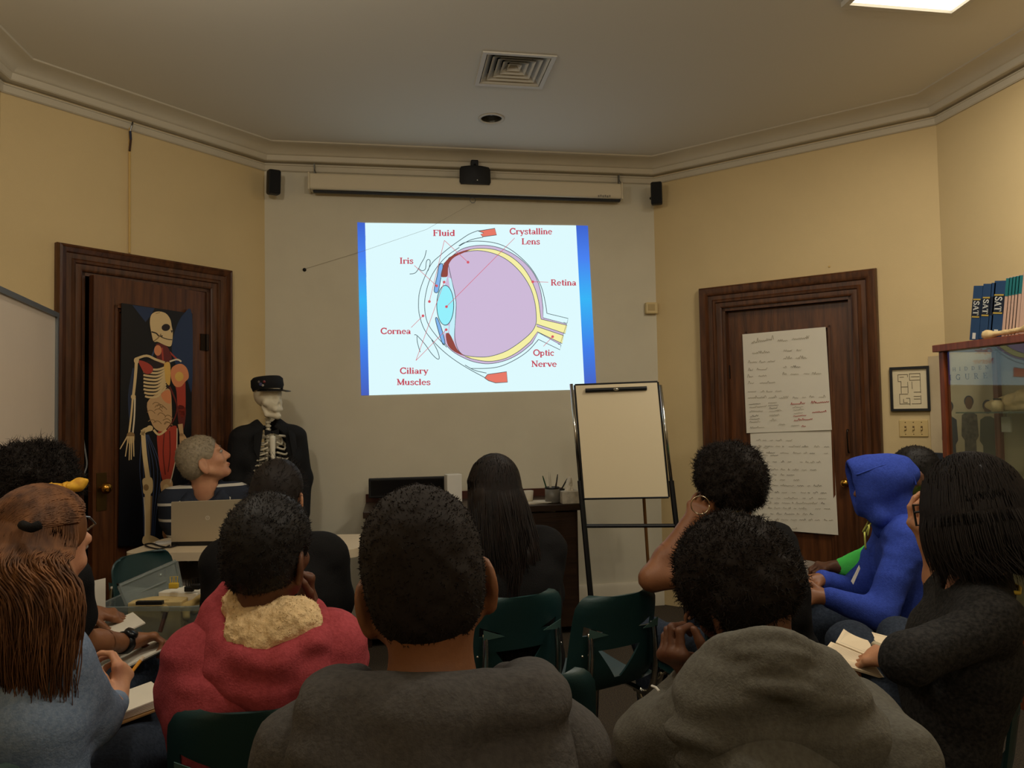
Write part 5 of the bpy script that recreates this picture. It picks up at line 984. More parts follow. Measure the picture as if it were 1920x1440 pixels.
item(MB().box(bp(-.0, -.05, .13), (.20, .10, .17), Rb@rotz(.1), bev=.004).build('cardboard_pieces', mat('pale_card', (190, 166, 112), .8, var=.1, vscale=20)), 'stack of tan cardboard pieces inside the plastic bin', 'cardboard')
item(MB().box(bp(.06, .04, .165), (.17, .11, .13), Rb@rotz(-.15), bev=.003).build('index_cards', M_paper), 'stack of white index cards standing at the back of the bin', 'cards')
sd = SDF(); g = random.Random(3)
for i in range(14): a = bp(g.uniform(.0, .16), g.uniform(-.1, .04), g.uniform(.10, .20)); sd.cap(a, a+V3(g.uniform(-.05, .05), g.uniform(-.05, .05), g.uniform(-.03, .03)), .016, .012, .008)
item(sd.noise(.006, 40).build('craft_scraps', mat('scrap_tan', (176, 150, 92), .8, var=.15, vscale=25), None, .006), 'tangle of tan craft scraps heaped in the bin', 'scraps')
item(MB().box(P(281, 1130, 2.78), (.10, .02, .014), rotz(rad(-10)), bev=.002).build('black_marker', M_black), 'flat black stick across the near rim of the bin', 'stick')
def clip(px, py, m, lb):
    c = P(px, py, 2.9); tag(MB().box(c, (.036, .018, .022), Rb, bev=.004).tube([c+V3(-.012, 0, .01), c+V3(-.014, 0, .035), c+V3(-.002, 0, .036), c+V3(-.004, 0, .01)], .0016, 5).tube([c+V3(.012, 0, .01), c+V3(.014, 0, .035), c+V3(.002, 0, .036), c+V3(.004, 0, .01)], .0016, 5).build('binder_clip', m), lb, 'clip', 'binder clips in the bin')
clip(326, 1098, mat('clip_yellow', (206, 170, 50), .5), 'yellow binder clip on the white cards in the bin'); clip(367, 1100, M_black, 'black binder clip on the white cards in the bin'); clip(355, 1104, M_black, 'second black binder clip left of the other in the bin')
# ================================================================== PEOPLE
def skin(nm, c, c2): return mat(nm, c, .5, col2=c2, vscale=14, bump=.12, bscale=180, sub=.05)
SK1 = skin('skin_deep', (104, 66, 44), (92, 57, 38)); SK2 = skin('skin_brown', (142, 94, 62), (128, 83, 54)); SK3 = skin('skin_light', (206, 152, 116), (190, 132, 100)); SK4 = skin('skin_tan', (188, 134, 98), (170, 118, 86))
M_eye = mat('eye_white', (168, 158, 146), .3); M_iris = mat('eye_iris', (40, 28, 20), .2); M_lip = mat('lip', (120, 66, 52), .45)
def cloth(nm, c, c2=None, b=.4, bs=260, sheen=.0): return mat(nm, c, .9, bump=b, bscale=bs, col2=c2, vscale=120 if c2 else 8, sheen=sheen, spec=.15)
M_denim = cloth('denim_blue', (132, 148, 170), (112, 130, 154)); M_jean = cloth('dark_jeans', (50, 58, 70), (38, 44, 56)); M_blk = cloth('black_cloth', (22, 21, 21)); M_char = cloth('charcoal_hoodie', (82, 79, 76), (71, 68, 66))
M_greyh = cloth('grey_green_hoodie', (104, 101, 92), (92, 89, 81)); M_redh = cloth('red_hoodie', (176, 76, 82), (160, 66, 72)); M_blueh = cloth('royal_blue_hoodie', (58, 80, 176), (50, 70, 158)); M_green = cloth('neon_green_shirt', (88, 222, 100)); M_card = cloth('heather_cardigan', (52, 50, 48), (30, 29, 29), .6, 150); M_grp = cloth('grey_trousers', (120, 110, 100))
M_sherpa = mat('sherpa_tan', (236, 204, 154), .95, bump=.8, bscale=180, var=.08, vscale=60)
M_shoe = mat('dark_shoe', (28, 26, 26), .6)
M_hblk = mat('hair_black', (26, 21, 18), .6, spec=.3); M_hafro = mat('hair_afro', (32, 25, 20), .75, spec=.2); M_hair4 = mat('hair_dark_straight', (30, 23, 19), .6, spec=.25)
M_hgrey = mat('hair_grey', (150, 136, 112), .6, var=.15, vscale=60)
def hand(sd, w, d, n, curl, S, side, spread=1., tcurl=.5):
    """wrist w, pointing d, palm facing n, curl 0 straight..1 fist; side +1 right -1 left. returns fingertips"""
    d = unit(d); n = unit(np.asarray(n)-d*(np.asarray(n)@d)); l = np.cross(d, n)*side; c = np.asarray(curl)*np.ones(4); tips = []
    kn = [w+(d*a+l*b*spread)*S for a, b in ((.084, .030), (.088, .010), (.084, -.010), (.076, -.028))]
    sd.cap(w-d*.02*S, w+d*.03*S, .024*S, .026*S, .02)
    for k_ in kn: sd.cap(w+d*.022*S, k_, .017*S, .0125*S, .012)
    sd.cap(kn[0], kn[3], .0115*S, .0105*S, .01)
    for i, (k_, ln) in enumerate(zip(kn, (1.0, 1.1, 1.02, .82))):
        a = 0.; p = k_; sp = l*(.10*(1.5-i))*spread*(1-c[i])
        for j, (sl, mx) in enumerate(((.042, 75), (.027, 95), (.021, 60))):
            a += rad(mx)*c[i]; q = p+unit(d*math.cos(a)+n*math.sin(a)+sp)*sl*ln*S; r0 = (.0092, .0082, .0074)[j]*S; sd.cap(p, q, r0, (.0082, .0074, .0064)[j]*S, .004); p = q
        tips.append(p)
    b = w+(d*.022+l*.026+n*.004)*S; m = b+unit(l*.75+d*.75+n*.25)*.040*S; e = m+unit(l*(.55-tcurl)+d*.85+n*(.2+tcurl))*.032*S; t = e+unit(l*(.35-tcurl)+d*.85+n*(.2+tcurl))*.024*S
    sd.cap(b, m, .0145*S, .0105*S, .012).cap(m, e, .0102*S, .0090*S, .005).cap(e, t, .0090*S, .0072*S, .004); tips.append(t); return tips
class Ctx: pass
def person(label, bx, by, heading, hc, hh, hp=0, hr=0, S=1., hk=1., sk=SK1, top=None, pants=M_jean, arms=None, near=False, group=None, face=True, sleeves='long', bulk=1., neck_open=.062, legs=None, ears=True, fold=.006, neckr=.054, shw=.165, hres=None, yaw2=None, rise=0., sh_off=None, earx=0., nlen=.095):
    c = Ctx(); R = frame(heading); o = V3(bx, by, 0); HR = frame(hh, hp, hr); hc = np.asarray(hc, float); arms = arms or {}; legs = legs or {}
    def L(x, y, z): return o+R@V3(x, y, 0)+V3(0, 0, z)
    def H(x, y, z): return hc+HR@(V3(x, y, z)*hk)
    hip = L(0, 0, .44+.09*S+rise); sb = H(0, -.028, -.075); nb = sb+unit(unit(hip+V3(0, 0, .10)-sb)+R@V3(0, -.12, 0))*nlen*S
    u = unit(nb-hip); TL = np.linalg.norm(nb-hip); rt = R[:, 0] if yaw2 is None else frame(yaw2)[:, 0]; f = unit(np.cross(u, rt)); rt = np.cross(f, u)
    def B(x, y, t): return hip+u*TL*t+rt*x*S+f*y*S
    root = thing('person', label, 'person', o, group)
    sh = {s: B(s*shw, -.0, .885) for s in (-1, 1)}
    if sh_off:
        for s in sh_off: sh[s] = sh[s]+np.asarray(sh_off[s])
    AR = {}
    for s in (-1, 1):
        a = arms.get(s, {}); el = a.get('el', B(s*.195, .06, .46)); wr = a.get('wr', L(s*.11, .33*S, .62)); d = a.get('d', R@V3(-s*.25, 1, -.15)); n = a.get('n', V3(0, 0, -1)); AR[s] = (np.asarray(el), np.asarray(wr), unit(d), unit(n), a.get('curl', .35), a.get('tc', .3))
    # --- body: one surface
    sd = SDF(); k = hk
    sd.cap(B(-.07, 0, .03), B(.07, 0, .03), .085*S, k=.04).cap(B(-.055, -.0, .3), B(.055, 0, .3), .075*S, k=.06).cap(B(-.07, -.01, .62), B(.07, -.01, .62), .080*S, k=.06).cap(sh[-1], sh[1], .040*S, k=.05)
    sd.cap(nb-u*.05, nb, .060*S, neckr*S, .03).cap(nb, H(0, -.022, -.05), neckr*S, .052*k, .03)
    sd.ell(H(0, -.014, .030), V3(.076, .098, .090)*k, HR, .02).ell(H(0, -.035, -.02), V3(.068, .070, .065)*k, HR, .03).ell(H(0, .030, -.030), V3(.062, .062, .080)*k, HR, .03).ell(H(0, .045, -.085), V3(.042, .042, .030)*k, HR, .025)
    for s in (-1, 1):
        sd.cap(H(s*.058, .0, -.055), H(s*.02, .07, -.10), .018*k, .014*k, .02).ell(H(s*.040, .062, -.028), V3(.022, .02, .018)*k, HR, .02).ell(H(s*.032, .094, .010), V3(.017, .012, .011)*k, HR, .008, True)
    sd.cap(H(-.04, .078, .026), H(.04, .078, .026), .012*k, k=.015).cap(H(0, .088, .012), H(0, .106, -.026), .009*k, .014*k, .010).cap(H(-.014, .094, -.030), H(.014, .094, -.030), .010*k, k=.008)
    sd.ell(H(0, .090, -.060), V3(.025, .010, .0055)*k, HR, .005).ell(H(0, .088, -.070), V3(.022, .010, .006)*k, HR, .005).ell(H(0, .080, -.098), V3(.018, .014, .013)*k, HR, .012)
    if ears:
        for s in (-1, 1):
            E = HR@np.array([[math.cos(s*.45), -math.sin(s*.45), 0], [math.sin(s*.45), math.cos(s*.45), 0], [0, 0, 1.]])
            sd.ell(H(s*(.084+earx), -.014, -.022), V3(.0085, .023, .036)*k, E, .008).ell(H(s*(.081+earx*.6), -.014, -.052), V3(.007, .012, .013)*k, E, .008).ell(H(s*(.094+earx), -.007, -.018), V3(.007, .012, .021)*k, E, .005, True)
    tips = {}
    for s in (-1, 1):
        el, wr, d, n, cu, tc = AR[s]; sd.cap(sh[s], el, .046*S, .040*S, .03).cap(el, el*.6+wr*.4, .040*S, .039*S, .02).cap(el*.6+wr*.4, wr, .039*S, .027*S, .02); tips[s] = hand(sd, wr, d, n, cu, .97*S, s, tcurl=tc)
    KN = {}; AN = {}
    for s in (-1, 1):
        kn, an = legs.get(s, (L(s*.13, .44*S, .43+.08*S+rise), L(s*.13, .42*S, .09))); KN[s], AN[s] = kn, an
        sd.cap(B(s*.085, 0, .02), kn, .070*S, .050*S, .03).cap(kn, an, .048*S, .036*S, .02)
    hf = .0045 if near else .006; e = .19*k; hb = (hc-e, hc+e)
    boxes = [(hc-e, hc+e, hf)]
    for s in (-1, 1): mid = AR[s][1]+AR[s][2]*.06; boxes.append((mid-.125, mid+.125, .0036 if near else .005))
    # boxes must not overlap: merge a hand box that meets the head box
    bx2 = [boxes[0]]
    for lo, hi, hh_ in boxes[1:]:
        hit = None
        for i, (l2, h2, q2) in enumerate(bx2):
            if (lo < h2).all() and (hi > l2).all(): hit = i
        if hit is None: bx2.append((lo, hi, hh_))
        else: l2, h2, q2 = bx2[hit]; bx2[hit] = (np.minimum(lo, l2), np.maximum(hi, h2), max(min(hh_, q2), .0045))
    Vv, Q = mesh_multi(sd, .014, bx2); raw('body', Vv, Q, sk, root, True)
    if face:
        for s in (-1, 1):
            ey = MB().ell(H(s*.031, .0815, .009), V3(.0115, .0105, .0095)*k, HR, 8); ey.build('eye', M_eye, root, True)
            MB().ell(H(s*.031, .0900, .009), V3(.0055, .0030, .0055)*k, HR, 6).build('iris', M_iris, [ch for ch in root.children if ch.name.startswith('eye') and not ch.name.startswith('eyeb')][-1], True)
    c.__dict__.update(root=root, L=L, H=H, B=B, R=R, HR=HR, u=u, rt=rt, f=f, nb=nb, sb=sb, hip=hip, sh=sh, AR=AR, S=S, k=k, tips=tips, KN=KN, AN=AN, hc=hc, near=near)
    # --- clothes
    res = hres or (.0085 if near else .012)
    if top is not None:
        m, nm = top; sd = SDF(); b = bulk*S
        sd.cap(B(-.085, -.005, -.04), B(.085, -.005, -.04), .118*b, k=.05).cap(B(-.075, -.01, .28), B(.075, -.01, .28), .112*b, k=.08).cap(B(-.085, -.012, .62), B(.085, -.012, .62), .120*b, k=.08).cap(sh[-1]*.88+sh[1]*.12, sh[1]*.88+sh[-1]*.12, .066*b, k=.06)
        for s in (-1, 1): sd.cap(sh[s]*.8+nb*.2, nb-u*.012, .055*b, .066*S, .04)
        for s in (-1, 1):
            el, wr = AR[s][0], AR[s][1]
            sl_ = arms.get(s, {}).get('sl', sleeves)
            if sl_ == 'long': sd.cap(sh[s], el, .064*b, .055*b, .04).cap(el, wr-unit(wr-el)*.015, .055*b, .041*b, .03)
            elif sl_ == 'short': sd.cap(sh[s], sh[s]*.45+el*.55, .064*b, .060*b, .04)
            elif sl_ == 'mid': sd.cap(sh[s], el, .064*b, .054*b, .04).cap(el, el*.75+wr*.25, .054*b, .05*b, .03)
            else: sd.cap(sh[s], sh[s]*.9+el*.1, .060*b, k=.03)
        sd.cap(nb-u*.0+f*.02, sb+f*.0, neck_open*S, k=.012, sub=True)
        if fold: sd.noise(fold, (7, 7, 16)).noise(fold*.45, (22, 22, 40), 9.3)
        c.top = sd.build(nm, m, root, res)
    if pants is not None:
        sd = SDF(); sd.cap(B(-.08, 0, .0), B(.08, 0, .0), .110*S, k=.05)
        for s in (-1, 1): sd.cap(B(s*.085, 0, .02), KN[s], .090*S, .070*S, .05).cap(KN[s], AN[s]+V3(0, 0, .0), .066*S, .052*S, .03)
        sd.noise(.006, (14, 14, 14)).build('trousers', pants, root, .012)
    for s in (-1, 1):
        fd = unit((KN[s]-hip)*[1, 1, 0]); a = AN[s]; sd = SDF(); sd.cap(V3(a[0], a[1], .045)-fd*.03, V3(a[0], a[1], .04)+fd*.15, .042, .036, .02).cap(a+V3(0, 0, .02), V3(a[0], a[1], .05), .045, .045, .02).half(V3(0, 0, .004), V3(0, 0, -1), .004); sd.build('shoe', M_shoe, root, .01)
    return c
def fuzz(c, V, Q, n, L, r, curl=.6, seed=3, seg=3, droop=0., sides=3):
    N = normals(V, Q); g = np.random.RandomState(seed); i = g.choice(len(V), n); P0 = V[i]+g.randn(n, 3)*.001
    return strands(P0, N[i], L*(.6+.7*g.rand(n)), r, seg, curl, droop, seed, sides)
def facecut(sd, c, y=.075, z=.05, n=(0, .85, -.55)): return sd.half(c.H(0, y, z), c.HR@V3(*n), .012)
def hair_short(c, m, thick=.006, n=6000, L=.010, r=.0011, nape=-.088, h=.005, seed=3):
    t = thick; k = c.k; sd = SDF(); sd.ell(c.H(0, -.014, .030), V3(.076+t, .098+t, .090+t)*k, c.HR, .02).ell(c.H(0, -.037, -.022), V3(.069+t*.7, .071+t*.7, .066)*k, c.HR, .03)
    facecut(sd, c); sd.half(c.H(0, -.09, nape), c.HR@V3(0, .30, -1), .012)
    for s in (-1, 1): sd.ell(c.H(s*.084, .0, -.03), V3(.02, .026, .045)*k, c.HR, .012, True)
    sd.noise(.0022, 90); V, Q = sd.mesh(h); c.hair = raw('hair', *joinm((V, Q), fuzz(c, V, Q, n, L, r, seed=seed)), m, c.root, True)
def hair_afro(c, m, e=.035, n=7000, L=.022, r=.0010, lump=.010, low=-.055, seed=4, up=.0, h=.007, curl=.9):
    k = c.k; sd = SDF(); sd.ell(c.H(0, -.02, .045+up), V3(.082+e, .100+e, .092+e)*k, c.HR, .02).ell(c.H(0, -.05, -.005), V3(.074+e*.7, .07+e*.6, .06)*k, c.HR, .03); facecut(sd, c, .078, .055); sd.half(c.H(0, -.09, low), c.HR@V3(0, .30, -1), .015)
    sd.noise(lump, 22, seed).noise(lump*.6, 60, seed); V, Q = sd.mesh(h); c.hair = raw('hair', *joinm((V, Q), fuzz(c, V, Q, n, L, r, curl, seed)), m, c.root, True)
def hood_ring(c, m, name, rad_=.05, w=.115, back=.07, drop=.10, h=.009, noise=.006):
    """a hood lying folded round the back of the neck"""
    sd = SDF(); nb, rt, f, u, S = c.nb, c.rt, c.f, c.u, c.S
    pts = [nb+rt*x*S+f*y*S+u*z*S for x, y, z in ((-w*.75, .06, -.035), (-w, .0, -.005), (-w*.72, -back*.8, .0), (0, -back, .0), (w*.72, -back*.8, .0), (w, .0, -.005), (w*.75, .06, -.035))]
    sd.path(pts, rad_*.8*S, .03).cap(nb+(rt*-w*.6-f*(back+.02)-u*drop*.5)*S, nb+(rt*w*.6-f*(back+.02)-u*drop*.5)*S, rad_*1.05*S, k=.05).cap(nb+(rt*-w*.3-f*(back+.02)-u*drop)*S, nb+(rt*w*.3-f*(back+.02)-u*drop)*S, rad_*.9*S, k=.05)
    sd.noise(noise, (9, 9, 20), 3.1).noise(noise*.4, (26, 26, 50)); return sd.build(name, m, c.root, h)
def xy(p): return p[0], p[1]
def seat(c, heading, label): 
    q = c.L(0, 0, 0); fw = V3(math.sin(rad(heading)), math.cos(rad(heading)), 0); return put_chair(q[0]+fw[0]*.03, q[1]+fw[1]*.03, heading, label)

# ---- 1: near boy, black hoodie, back of the head to the camera
hc = P(795, 1080, .98); c = person('person in a black hoodie seen from behind, centre front of the picture', hc[0]-.008, hc[1]-.05, 2, hc, 0, -4, -8, .98, .98, SK2, (M_char, 'hoodie'), near=True, fold=.007, neckr=.060, bulk=1.02, neck_open=.072, earx=-.002)
hair_short(c, M_hafro, .0045, 15000, .0055, .0009, -.098, .0045)
sd = SDF(); nb, rt, f, u = c.nb, c.rt, c.f, c.u
q = [nb+rt*x+f*y+u*z for x, y, z in ((-.10, .05, .015), (-.122, .0, .024), (-.118, -.055, .036), (0, -.085, .050), (.118, -.055, .040), (.122, 0, .030), (.10, .05, .015))]
for z_, r_ in ((.0, .030), (-.035, .034), (-.075, .042), (-.12, .050), (-.16, .052)): sd.path([p+u*z_+f*z_*.25 for p in q[1:6]], r_, .03)
sd.path(q, .03, .02); sd.cap(nb-f*.125-u*.17-rt*.06, nb-f*.125-u*.17+rt*.06, .05, k=.06)
sd.cap(nb-u*.1+f*.02, c.sb+u*.2+f*.01, .078, k=.02, sub=True).noise(.006, (7, 7, 26), 2.2).noise(.003, (20, 20, 50)).half(nb+u*.078, u, .012)
sd.build('hood', M_char, c.root, .006); seat(c, 2, 'green plastic chair under the person in the black hoodie')

# ---- 2: red hoodie with tan fleece hood
hc = P(505, 1033, 1.66); c = person('person in a red hoodie with a tan fleece-lined hood', hc[0]+.012, hc[1]+.0, 4, hc, 22, 2, 4, 1.0, 1.02, SK1, (M_redh, 'hoodie'), near=True, fold=.007, bulk=1.06, shw=.150, arms={-1: dict(el=P(352, 1290, 1.62), wr=P(400, 1400, 1.9)), 1: dict(el=P(640, 1240, 1.85), wr=P(578, 1145, 1.85), d=V3(-.1, .1, 1), n=V3(-.6, -.3, .2), curl=.75)})
hair_short(c, M_hblk, .012, 7000, .010, .0010, -.080, .005)
nb, rt, f, u = c.nb, c.rt, c.f, c.u; sd = SDF()
def rp(x, y, d=1.34): return P(x, y, d)
rim = [P(430, 1110, 1.67), P(402, 1150, 1.63), P(418, 1205, 1.56), P(470, 1240, 1.52), P(530, 1238, 1.52), P(590, 1205, 1.56), P(622, 1165, 1.63)]
sd.path(rim, [.025, .027, .027, .027, .027, .025, .023], .02).path([P(395, 1190, 1.63), P(430, 1265, 1.56), P(500, 1290, 1.53), P(570, 1265, 1.56), P(630, 1200, 1.63)], .042, .04).path([P(460, 1255, 1.56), P(505, 1275, 1.56), P(560, 1250, 1.57)], .05, .05); sd.noise(.006, (12, 12, 30)).noise(.003, (40, 40, 40))
sd.build('hood', M_redh, c.root, .006)
sd = SDF(); sd.ell(P(440, 1135, 1.63), (0.030, 0.040, 0.034), k=.02).ell(P(470, 1180, 1.57), (0.057, 0.046, 0.044), k=.03).ell(P(545, 1165, 1.58), (0.066, 0.052, 0.052), k=.03).ell(P(505, 1200, 1.56), (0.069, 0.046, 0.037), k=.03).ell(P(570, 1150, 1.61), (0.034, 0.046, 0.027), k=.02)
sd.noise(.005, 25).noise(.004, 110); V, Q = sd.mesh(.0045); raw('hood_lining', *joinm((V, Q), fuzz(c, V, Q, 6000, .006, .0012, 1.2, 8)), M_sherpa, c.root, True)
chair_back_at(458, 1340, 1.47, 3, 'green plastic chair under the person in the red hoodie')

# ---- 3: girl with long brown hair, writing
hc = P(80, 1026, 1.52); hnd = P(218, 1283, 1.80); pn_d = unit(P(262, 1240, 1.86)-P(222, 1292, 1.80))
c = person('person with long brown hair in a denim shirt writing with a yellow pencil', hc[0]-.02, hc[1]-.07, 30, hc, 26, -14, 0, .95, .90, SK3, (M_denim, 'denim_shirt'), near=True, bulk=.86, shw=.128, arms={-1: dict(el=P(-60, 1330, 1.45), wr=P(60, 1400, 1.72)), 1: dict(el=P(178, 1345, 1.50), wr=P(215, 1318, 1.76), d=V3(.05, .35, .55), n=V3(-.9, .2, -.1), curl=(.5, .6, .7, .75), tc=.6)}, legs={1: (P(268, 1385, 1.93), V3(P(268, 1385, 1.98)[0], P(268, 1385, 1.98)[1], .09))})
M_hbr = mat('hair_brown', (128, 84, 50), .62, col2=(78, 50, 31), vscale=26, stretch=(1.4, 1.4, .25), spec=.25)
k = c.k; sd = SDF(); sd.ell(c.H(0, -.018, .034), V3(.086, .106, .099)*k, c.HR, .02).ell(c.H(0, -.05, -.02), V3(.074, .05, .07)*k, c.HR, .03)
bk = [c.H(0, -.075, -.02), P(74, 1110, 1.43), P(74, 1200, 1.41), P(78, 1300, 1.41), P(90, 1370, 1.43)]
sd.path(bk, [.04, .042, .044, .04, .02], .03)
for s, off in ((-1, -.04), (1, .04)): sd.path([p+c.rt*off for p in bk[1:]], [.036, .032, .028, .016], .03)
facecut(sd, c, .06, .05); sd.noise(.008, (40, 40, 5)); V, Q = sd.mesh(.006)
g = np.random.RandomState(11); tip = [c.H(0, -.085, -.02)]
polys = []
bks = np.array(spline(bk, 8)); nbk = len(bks)-1
for i in range(2600):                          # strands from the crown down the back
    a = g.uniform(-1.7, 1.7); z0 = g.uniform(-.2, 1.5); st = c.H(math.sin(a)*.090*math.cos(z0), -.018-math.cos(a)*.109*math.cos(z0), .034+.102*math.sin(z0)); L_ = g.uniform(.55, 1.06)
    seq = [st, c.H(math.sin(a)*.102, -.02-math.cos(a)*.128, .0)]; rr0 = g.uniform(.88, 1.12); ph = g.uniform(0, 6)
    for t in (.10, .25, .42, .6, .8, 1.):
        q = bks[int(min(1, t*L_)*nbk)]; w = rr0*(.104-.040*t)*(1+.06*math.sin(8*t+ph)); seq.append(q+c.rt*math.sin(a)*w*1.02-c.f*math.cos(a)*w*.78+g.randn(3)*.004)
    polys.append(spline(seq, 3))
crown_ = []; ctr = np.array((0, -.018, .036)); rd_ = np.array((.091, .111, .104))
for i in range(1800):                          # hair drawn back over the crown to the tie
    a = g.uniform(-1.45, 1.45); s0 = unit((math.sin(a), .62*math.cos(a)+g.uniform(-.9, .1), .75*math.cos(a)+.1)); e0 = unit((g.randn()*.05, -.97, -.22+g.randn()*.03)); om = math.acos(np.clip(s0@e0, -1, 1)); sn = math.sin(om)+1e-6
    crown_.append([c.H(*(ctr+rd_*(1.0+.03*g.rand())*(s0*math.sin((1-t)*om)/sn+e0*math.sin(t*om)/sn))) for t in np.linspace(0, 1, 9)])
V3_, Q3_ = ribbons(np.array(crown_), .0015, 3); V, Q = joinm((V, Q), (V3_, Q3_))
V2, Q2 = ribbons(np.array(polys), .0022, 3); c.hair = raw('hair', *joinm((V, Q), (V2, Q2)), M_hbr, c.root, True)
MB().tube(spline([P(42, 984, 1.415), P(58, 990, 1.395), P(74, 984, 1.405)], 4), .009, 8).build('hair_tie', M_blk, c.root, True)
g_ = [P(155, 968, 1.60), P(168, 970, 1.63), P(179, 982, 1.66), P(166, 992, 1.66), P(156, 998, 1.64)]
MB().tube(g_, .0022, 6).build('glasses', mat('glasses_silver', (150, 146, 138), .3, .8), c.root)
sd = SDF(); sd.cap(P(60, 1390, 1.45), P(120, 1385, 1.48), .10, .07, .05).noise(.008, (10, 10, 20)); sd.build('shirt_tail', M_denim, c.root, .01)
pc = thing('pencil', 'yellow pencil held over a notebook by the long-haired writer', 'pencil', P(222, 1292, 1.80)); A_ = P(212, 1305, 1.79); B_ = P(264, 1238, 1.85)
MB().tube([A_, B_], .0042, 6).build('shaft', mat('pencil_yellow', (226, 160, 52), .5), pc); MB().tube([B_, B_+unit(B_-A_)*.010], .0045, 8).build('eraser_tip', mat('eraser_pale', (214, 196, 170), .7), pc); MB().tube([A_, A_-unit(B_-A_)*.014], [.004, .0006], 6).build('point', mat('pencil_wood', (190, 150, 100), .7), pc)
nq = P(236, 1332, 1.90); Rn = frame(58)@np.array([[1, 0, 0], [0, math.cos(.12), -math.sin(.12)], [0, math.sin(.12), math.cos(.12)]])
nb_ = thing('notebook', 'open white notebook on the dark-jeaned lap under the yellow pencil', 'notebook', nq); mb = MB(); mb.box(nq+Rn@V3(0, 0, 0), (.15, .17, .004), Rn).build('cover', mat('kraft_cover', (150, 112, 66), .7), nb_)
for i in range(5): MB().box(nq+Rn@V3(.002*i-.006, .001*i, .006+.0045*i), (.14, .165, .0036), Rn@rotz(.02*i-.04)).build('page', M_paper, nb_)
seat(c, 14, 'green plastic chair at the bottom left under the denim shirt wearer')

# ---- 4: girl with an afro and yellow headband
hc = P(62, 948, 2.10); wr = P(238, 1205, 2.30)
c = person('person with a dark afro and yellow headband at the far left', hc[0], hc[1]-.10, 22, hc, 20, -12, 0, .97, .96, SK2, (M_blk, 'shirt'), sleeves='short', near=True, arms={1: dict(el=P(150, 1205, 2.12), wr=wr, d=unit(P(300, 1190, 2.36)-wr), n=V3(.2, -.2, -1), curl=(.55, .6, .65, .65), tc=.5), -1: dict(el=P(90, 1200, 2.25), wr=P(165, 1150, 2.42), d=V3(.9, .3, -.2), n=V3(0, .2, -1), curl=.3)}, pants=M_jean, legs={1: (P(285, 1255, 2.48), V3(P(285, 1300, 2.52)[0], P(285, 1300, 2.52)[1], .09))})
hair_afro(c, M_hafro, .036, 8000, .035, .0011, .014, -.005, up=.012)
bd = spline([P(-60, 990, 2.10), P(-20, 972, 2.00), P(20, 950, 1.965), P(60, 932, 1.96), P(100, 919, 1.98), P(130, 913, 2.02), P(150, 909, 2.08)], 3); hc_ = c.H(0, -.015, 0); up_ = c.HR[:, 2]
mb = MB(); hw = [.016+.012*math.sin(math.pi*i/(len(bd)-1))+.003*math.sin(i*1.7) for i in range(len(bd))]
for i in range(len(bd)-1): mb.add([bd[i]-up_*hw[i], bd[i+1]-up_*hw[i+1], bd[i+1]+up_*hw[i+1]*.8-(bd[i+1]-hc_)*.10, bd[i]+up_*hw[i]*.8-(bd[i]-hc_)*.10], [(0, 1, 2, 3)])
M_yb = mat('headband_yellow', (226, 172, 44), .7, col2=(196, 138, 30), vscale=60); o_ = mb.build('headband', M_yb, c.root, True); md = o_.modifiers.new('s', 'SOLIDIFY'); md.thickness = .006
sd = SDF(); kq = P(150, 908, 2.04); sd.cap(P(132, 914, 2.02), kq, .012, .018, .01).cap(kq, P(160, 901, 2.04), .016, .008, .01); sd.noise(.004, 50).build('headband_knot', M_yb, o_, .005)
wd_ = unit(c.AR[1][1]-c.AR[1][0]); wc = wr-wd_*.012; MB().lathe([(.031, -.014), (.034, -.012), (.034, .012), (.031, .014)], wc, wd_, 20).build('watch_strap', M_black, c.root, True)
wn_ = unit(V3(.05, -.7, .7)); wn_ = unit(wn_-wd_*(wn_@wd_)); MB().lathe([(0, .012), (.019, .011), (.022, .004), (.022, 0)], wc+wn_*.031, wn_, 18).build('watch_case', mat('watch_black', (18, 18, 20), .3), c.root, True)
mk = thing('marker_pen', 'dark marker pen held in the hand with the black watch', 'marker', P(302, 1180, 2.36)); A_, B_ = P(300, 1185, 2.35), P(311, 1148, 2.38); MB().tube([A_, A_*.35+B_*.65], .0065, 8).build('barrel', mat('marker_brown', (58, 34, 24), .4), mk); MB().tube([A_*.35+B_*.65, B_], .0072, 8).build('cap', mat('marker_cap', (30, 22, 18), .4), mk)
Rn = frame(60); q = P(200, 1186, 2.38); Rt = Rn@np.array([[1, 0, 0], [0, math.cos(.3), -math.sin(.3)], [0, math.sin(.3), math.cos(.3)]])
tag(MB().box(q, (.17, .20, .004), Rt).build('loose_paper', M_paper), 'white paper under the hand beside the black watch', 'paper')
q = P(228, 1240, 2.32); cl_ = thing('clipboard', 'clipboard of papers with a green edge on the seated lap', 'clipboard', q); MB().box(q, (.19, .24, .004), Rt).build('board', M_black, cl_); MB().box(q+Rt@V3(.0, .006, .005), (.17, .22, .005), Rt).build('papers', M_paper, cl_); MB().box(q+Rt@V3(-.01, -.105, .006), (.17, .03, .004), Rt).build('green_tab', mat('tab_green', (70, 168, 70), .5), cl_)
clip(218, 1165, M_chrome, 'silver binder clip on the papers by the black watch'); clip(228, 1172, mat('clip_yellow', (206, 170, 50), .5), 'yellow binder clip on the papers by the black watch')
for o__ in [o for o in bpy.data.objects if o.name.startswith('binder_clip')][-2:]: o__['group'] = 'binder clips by the black watch'; 
q = [P(163, 1092, 2.55), P(198, 1084, 2.62), P(198, 1165, 2.60), P(160, 1180, 2.53)]; nn = unit(np.cross(q[1]-q[0], q[3]-q[0])); tag(MB().slab(q, nn, .003).build('paper_sheet', M_paper), 'blank pale sheet held upright behind the long brown hair', 'paper sheet')
seat(c, 22, 'green plastic chair under the person with the yellow headband')

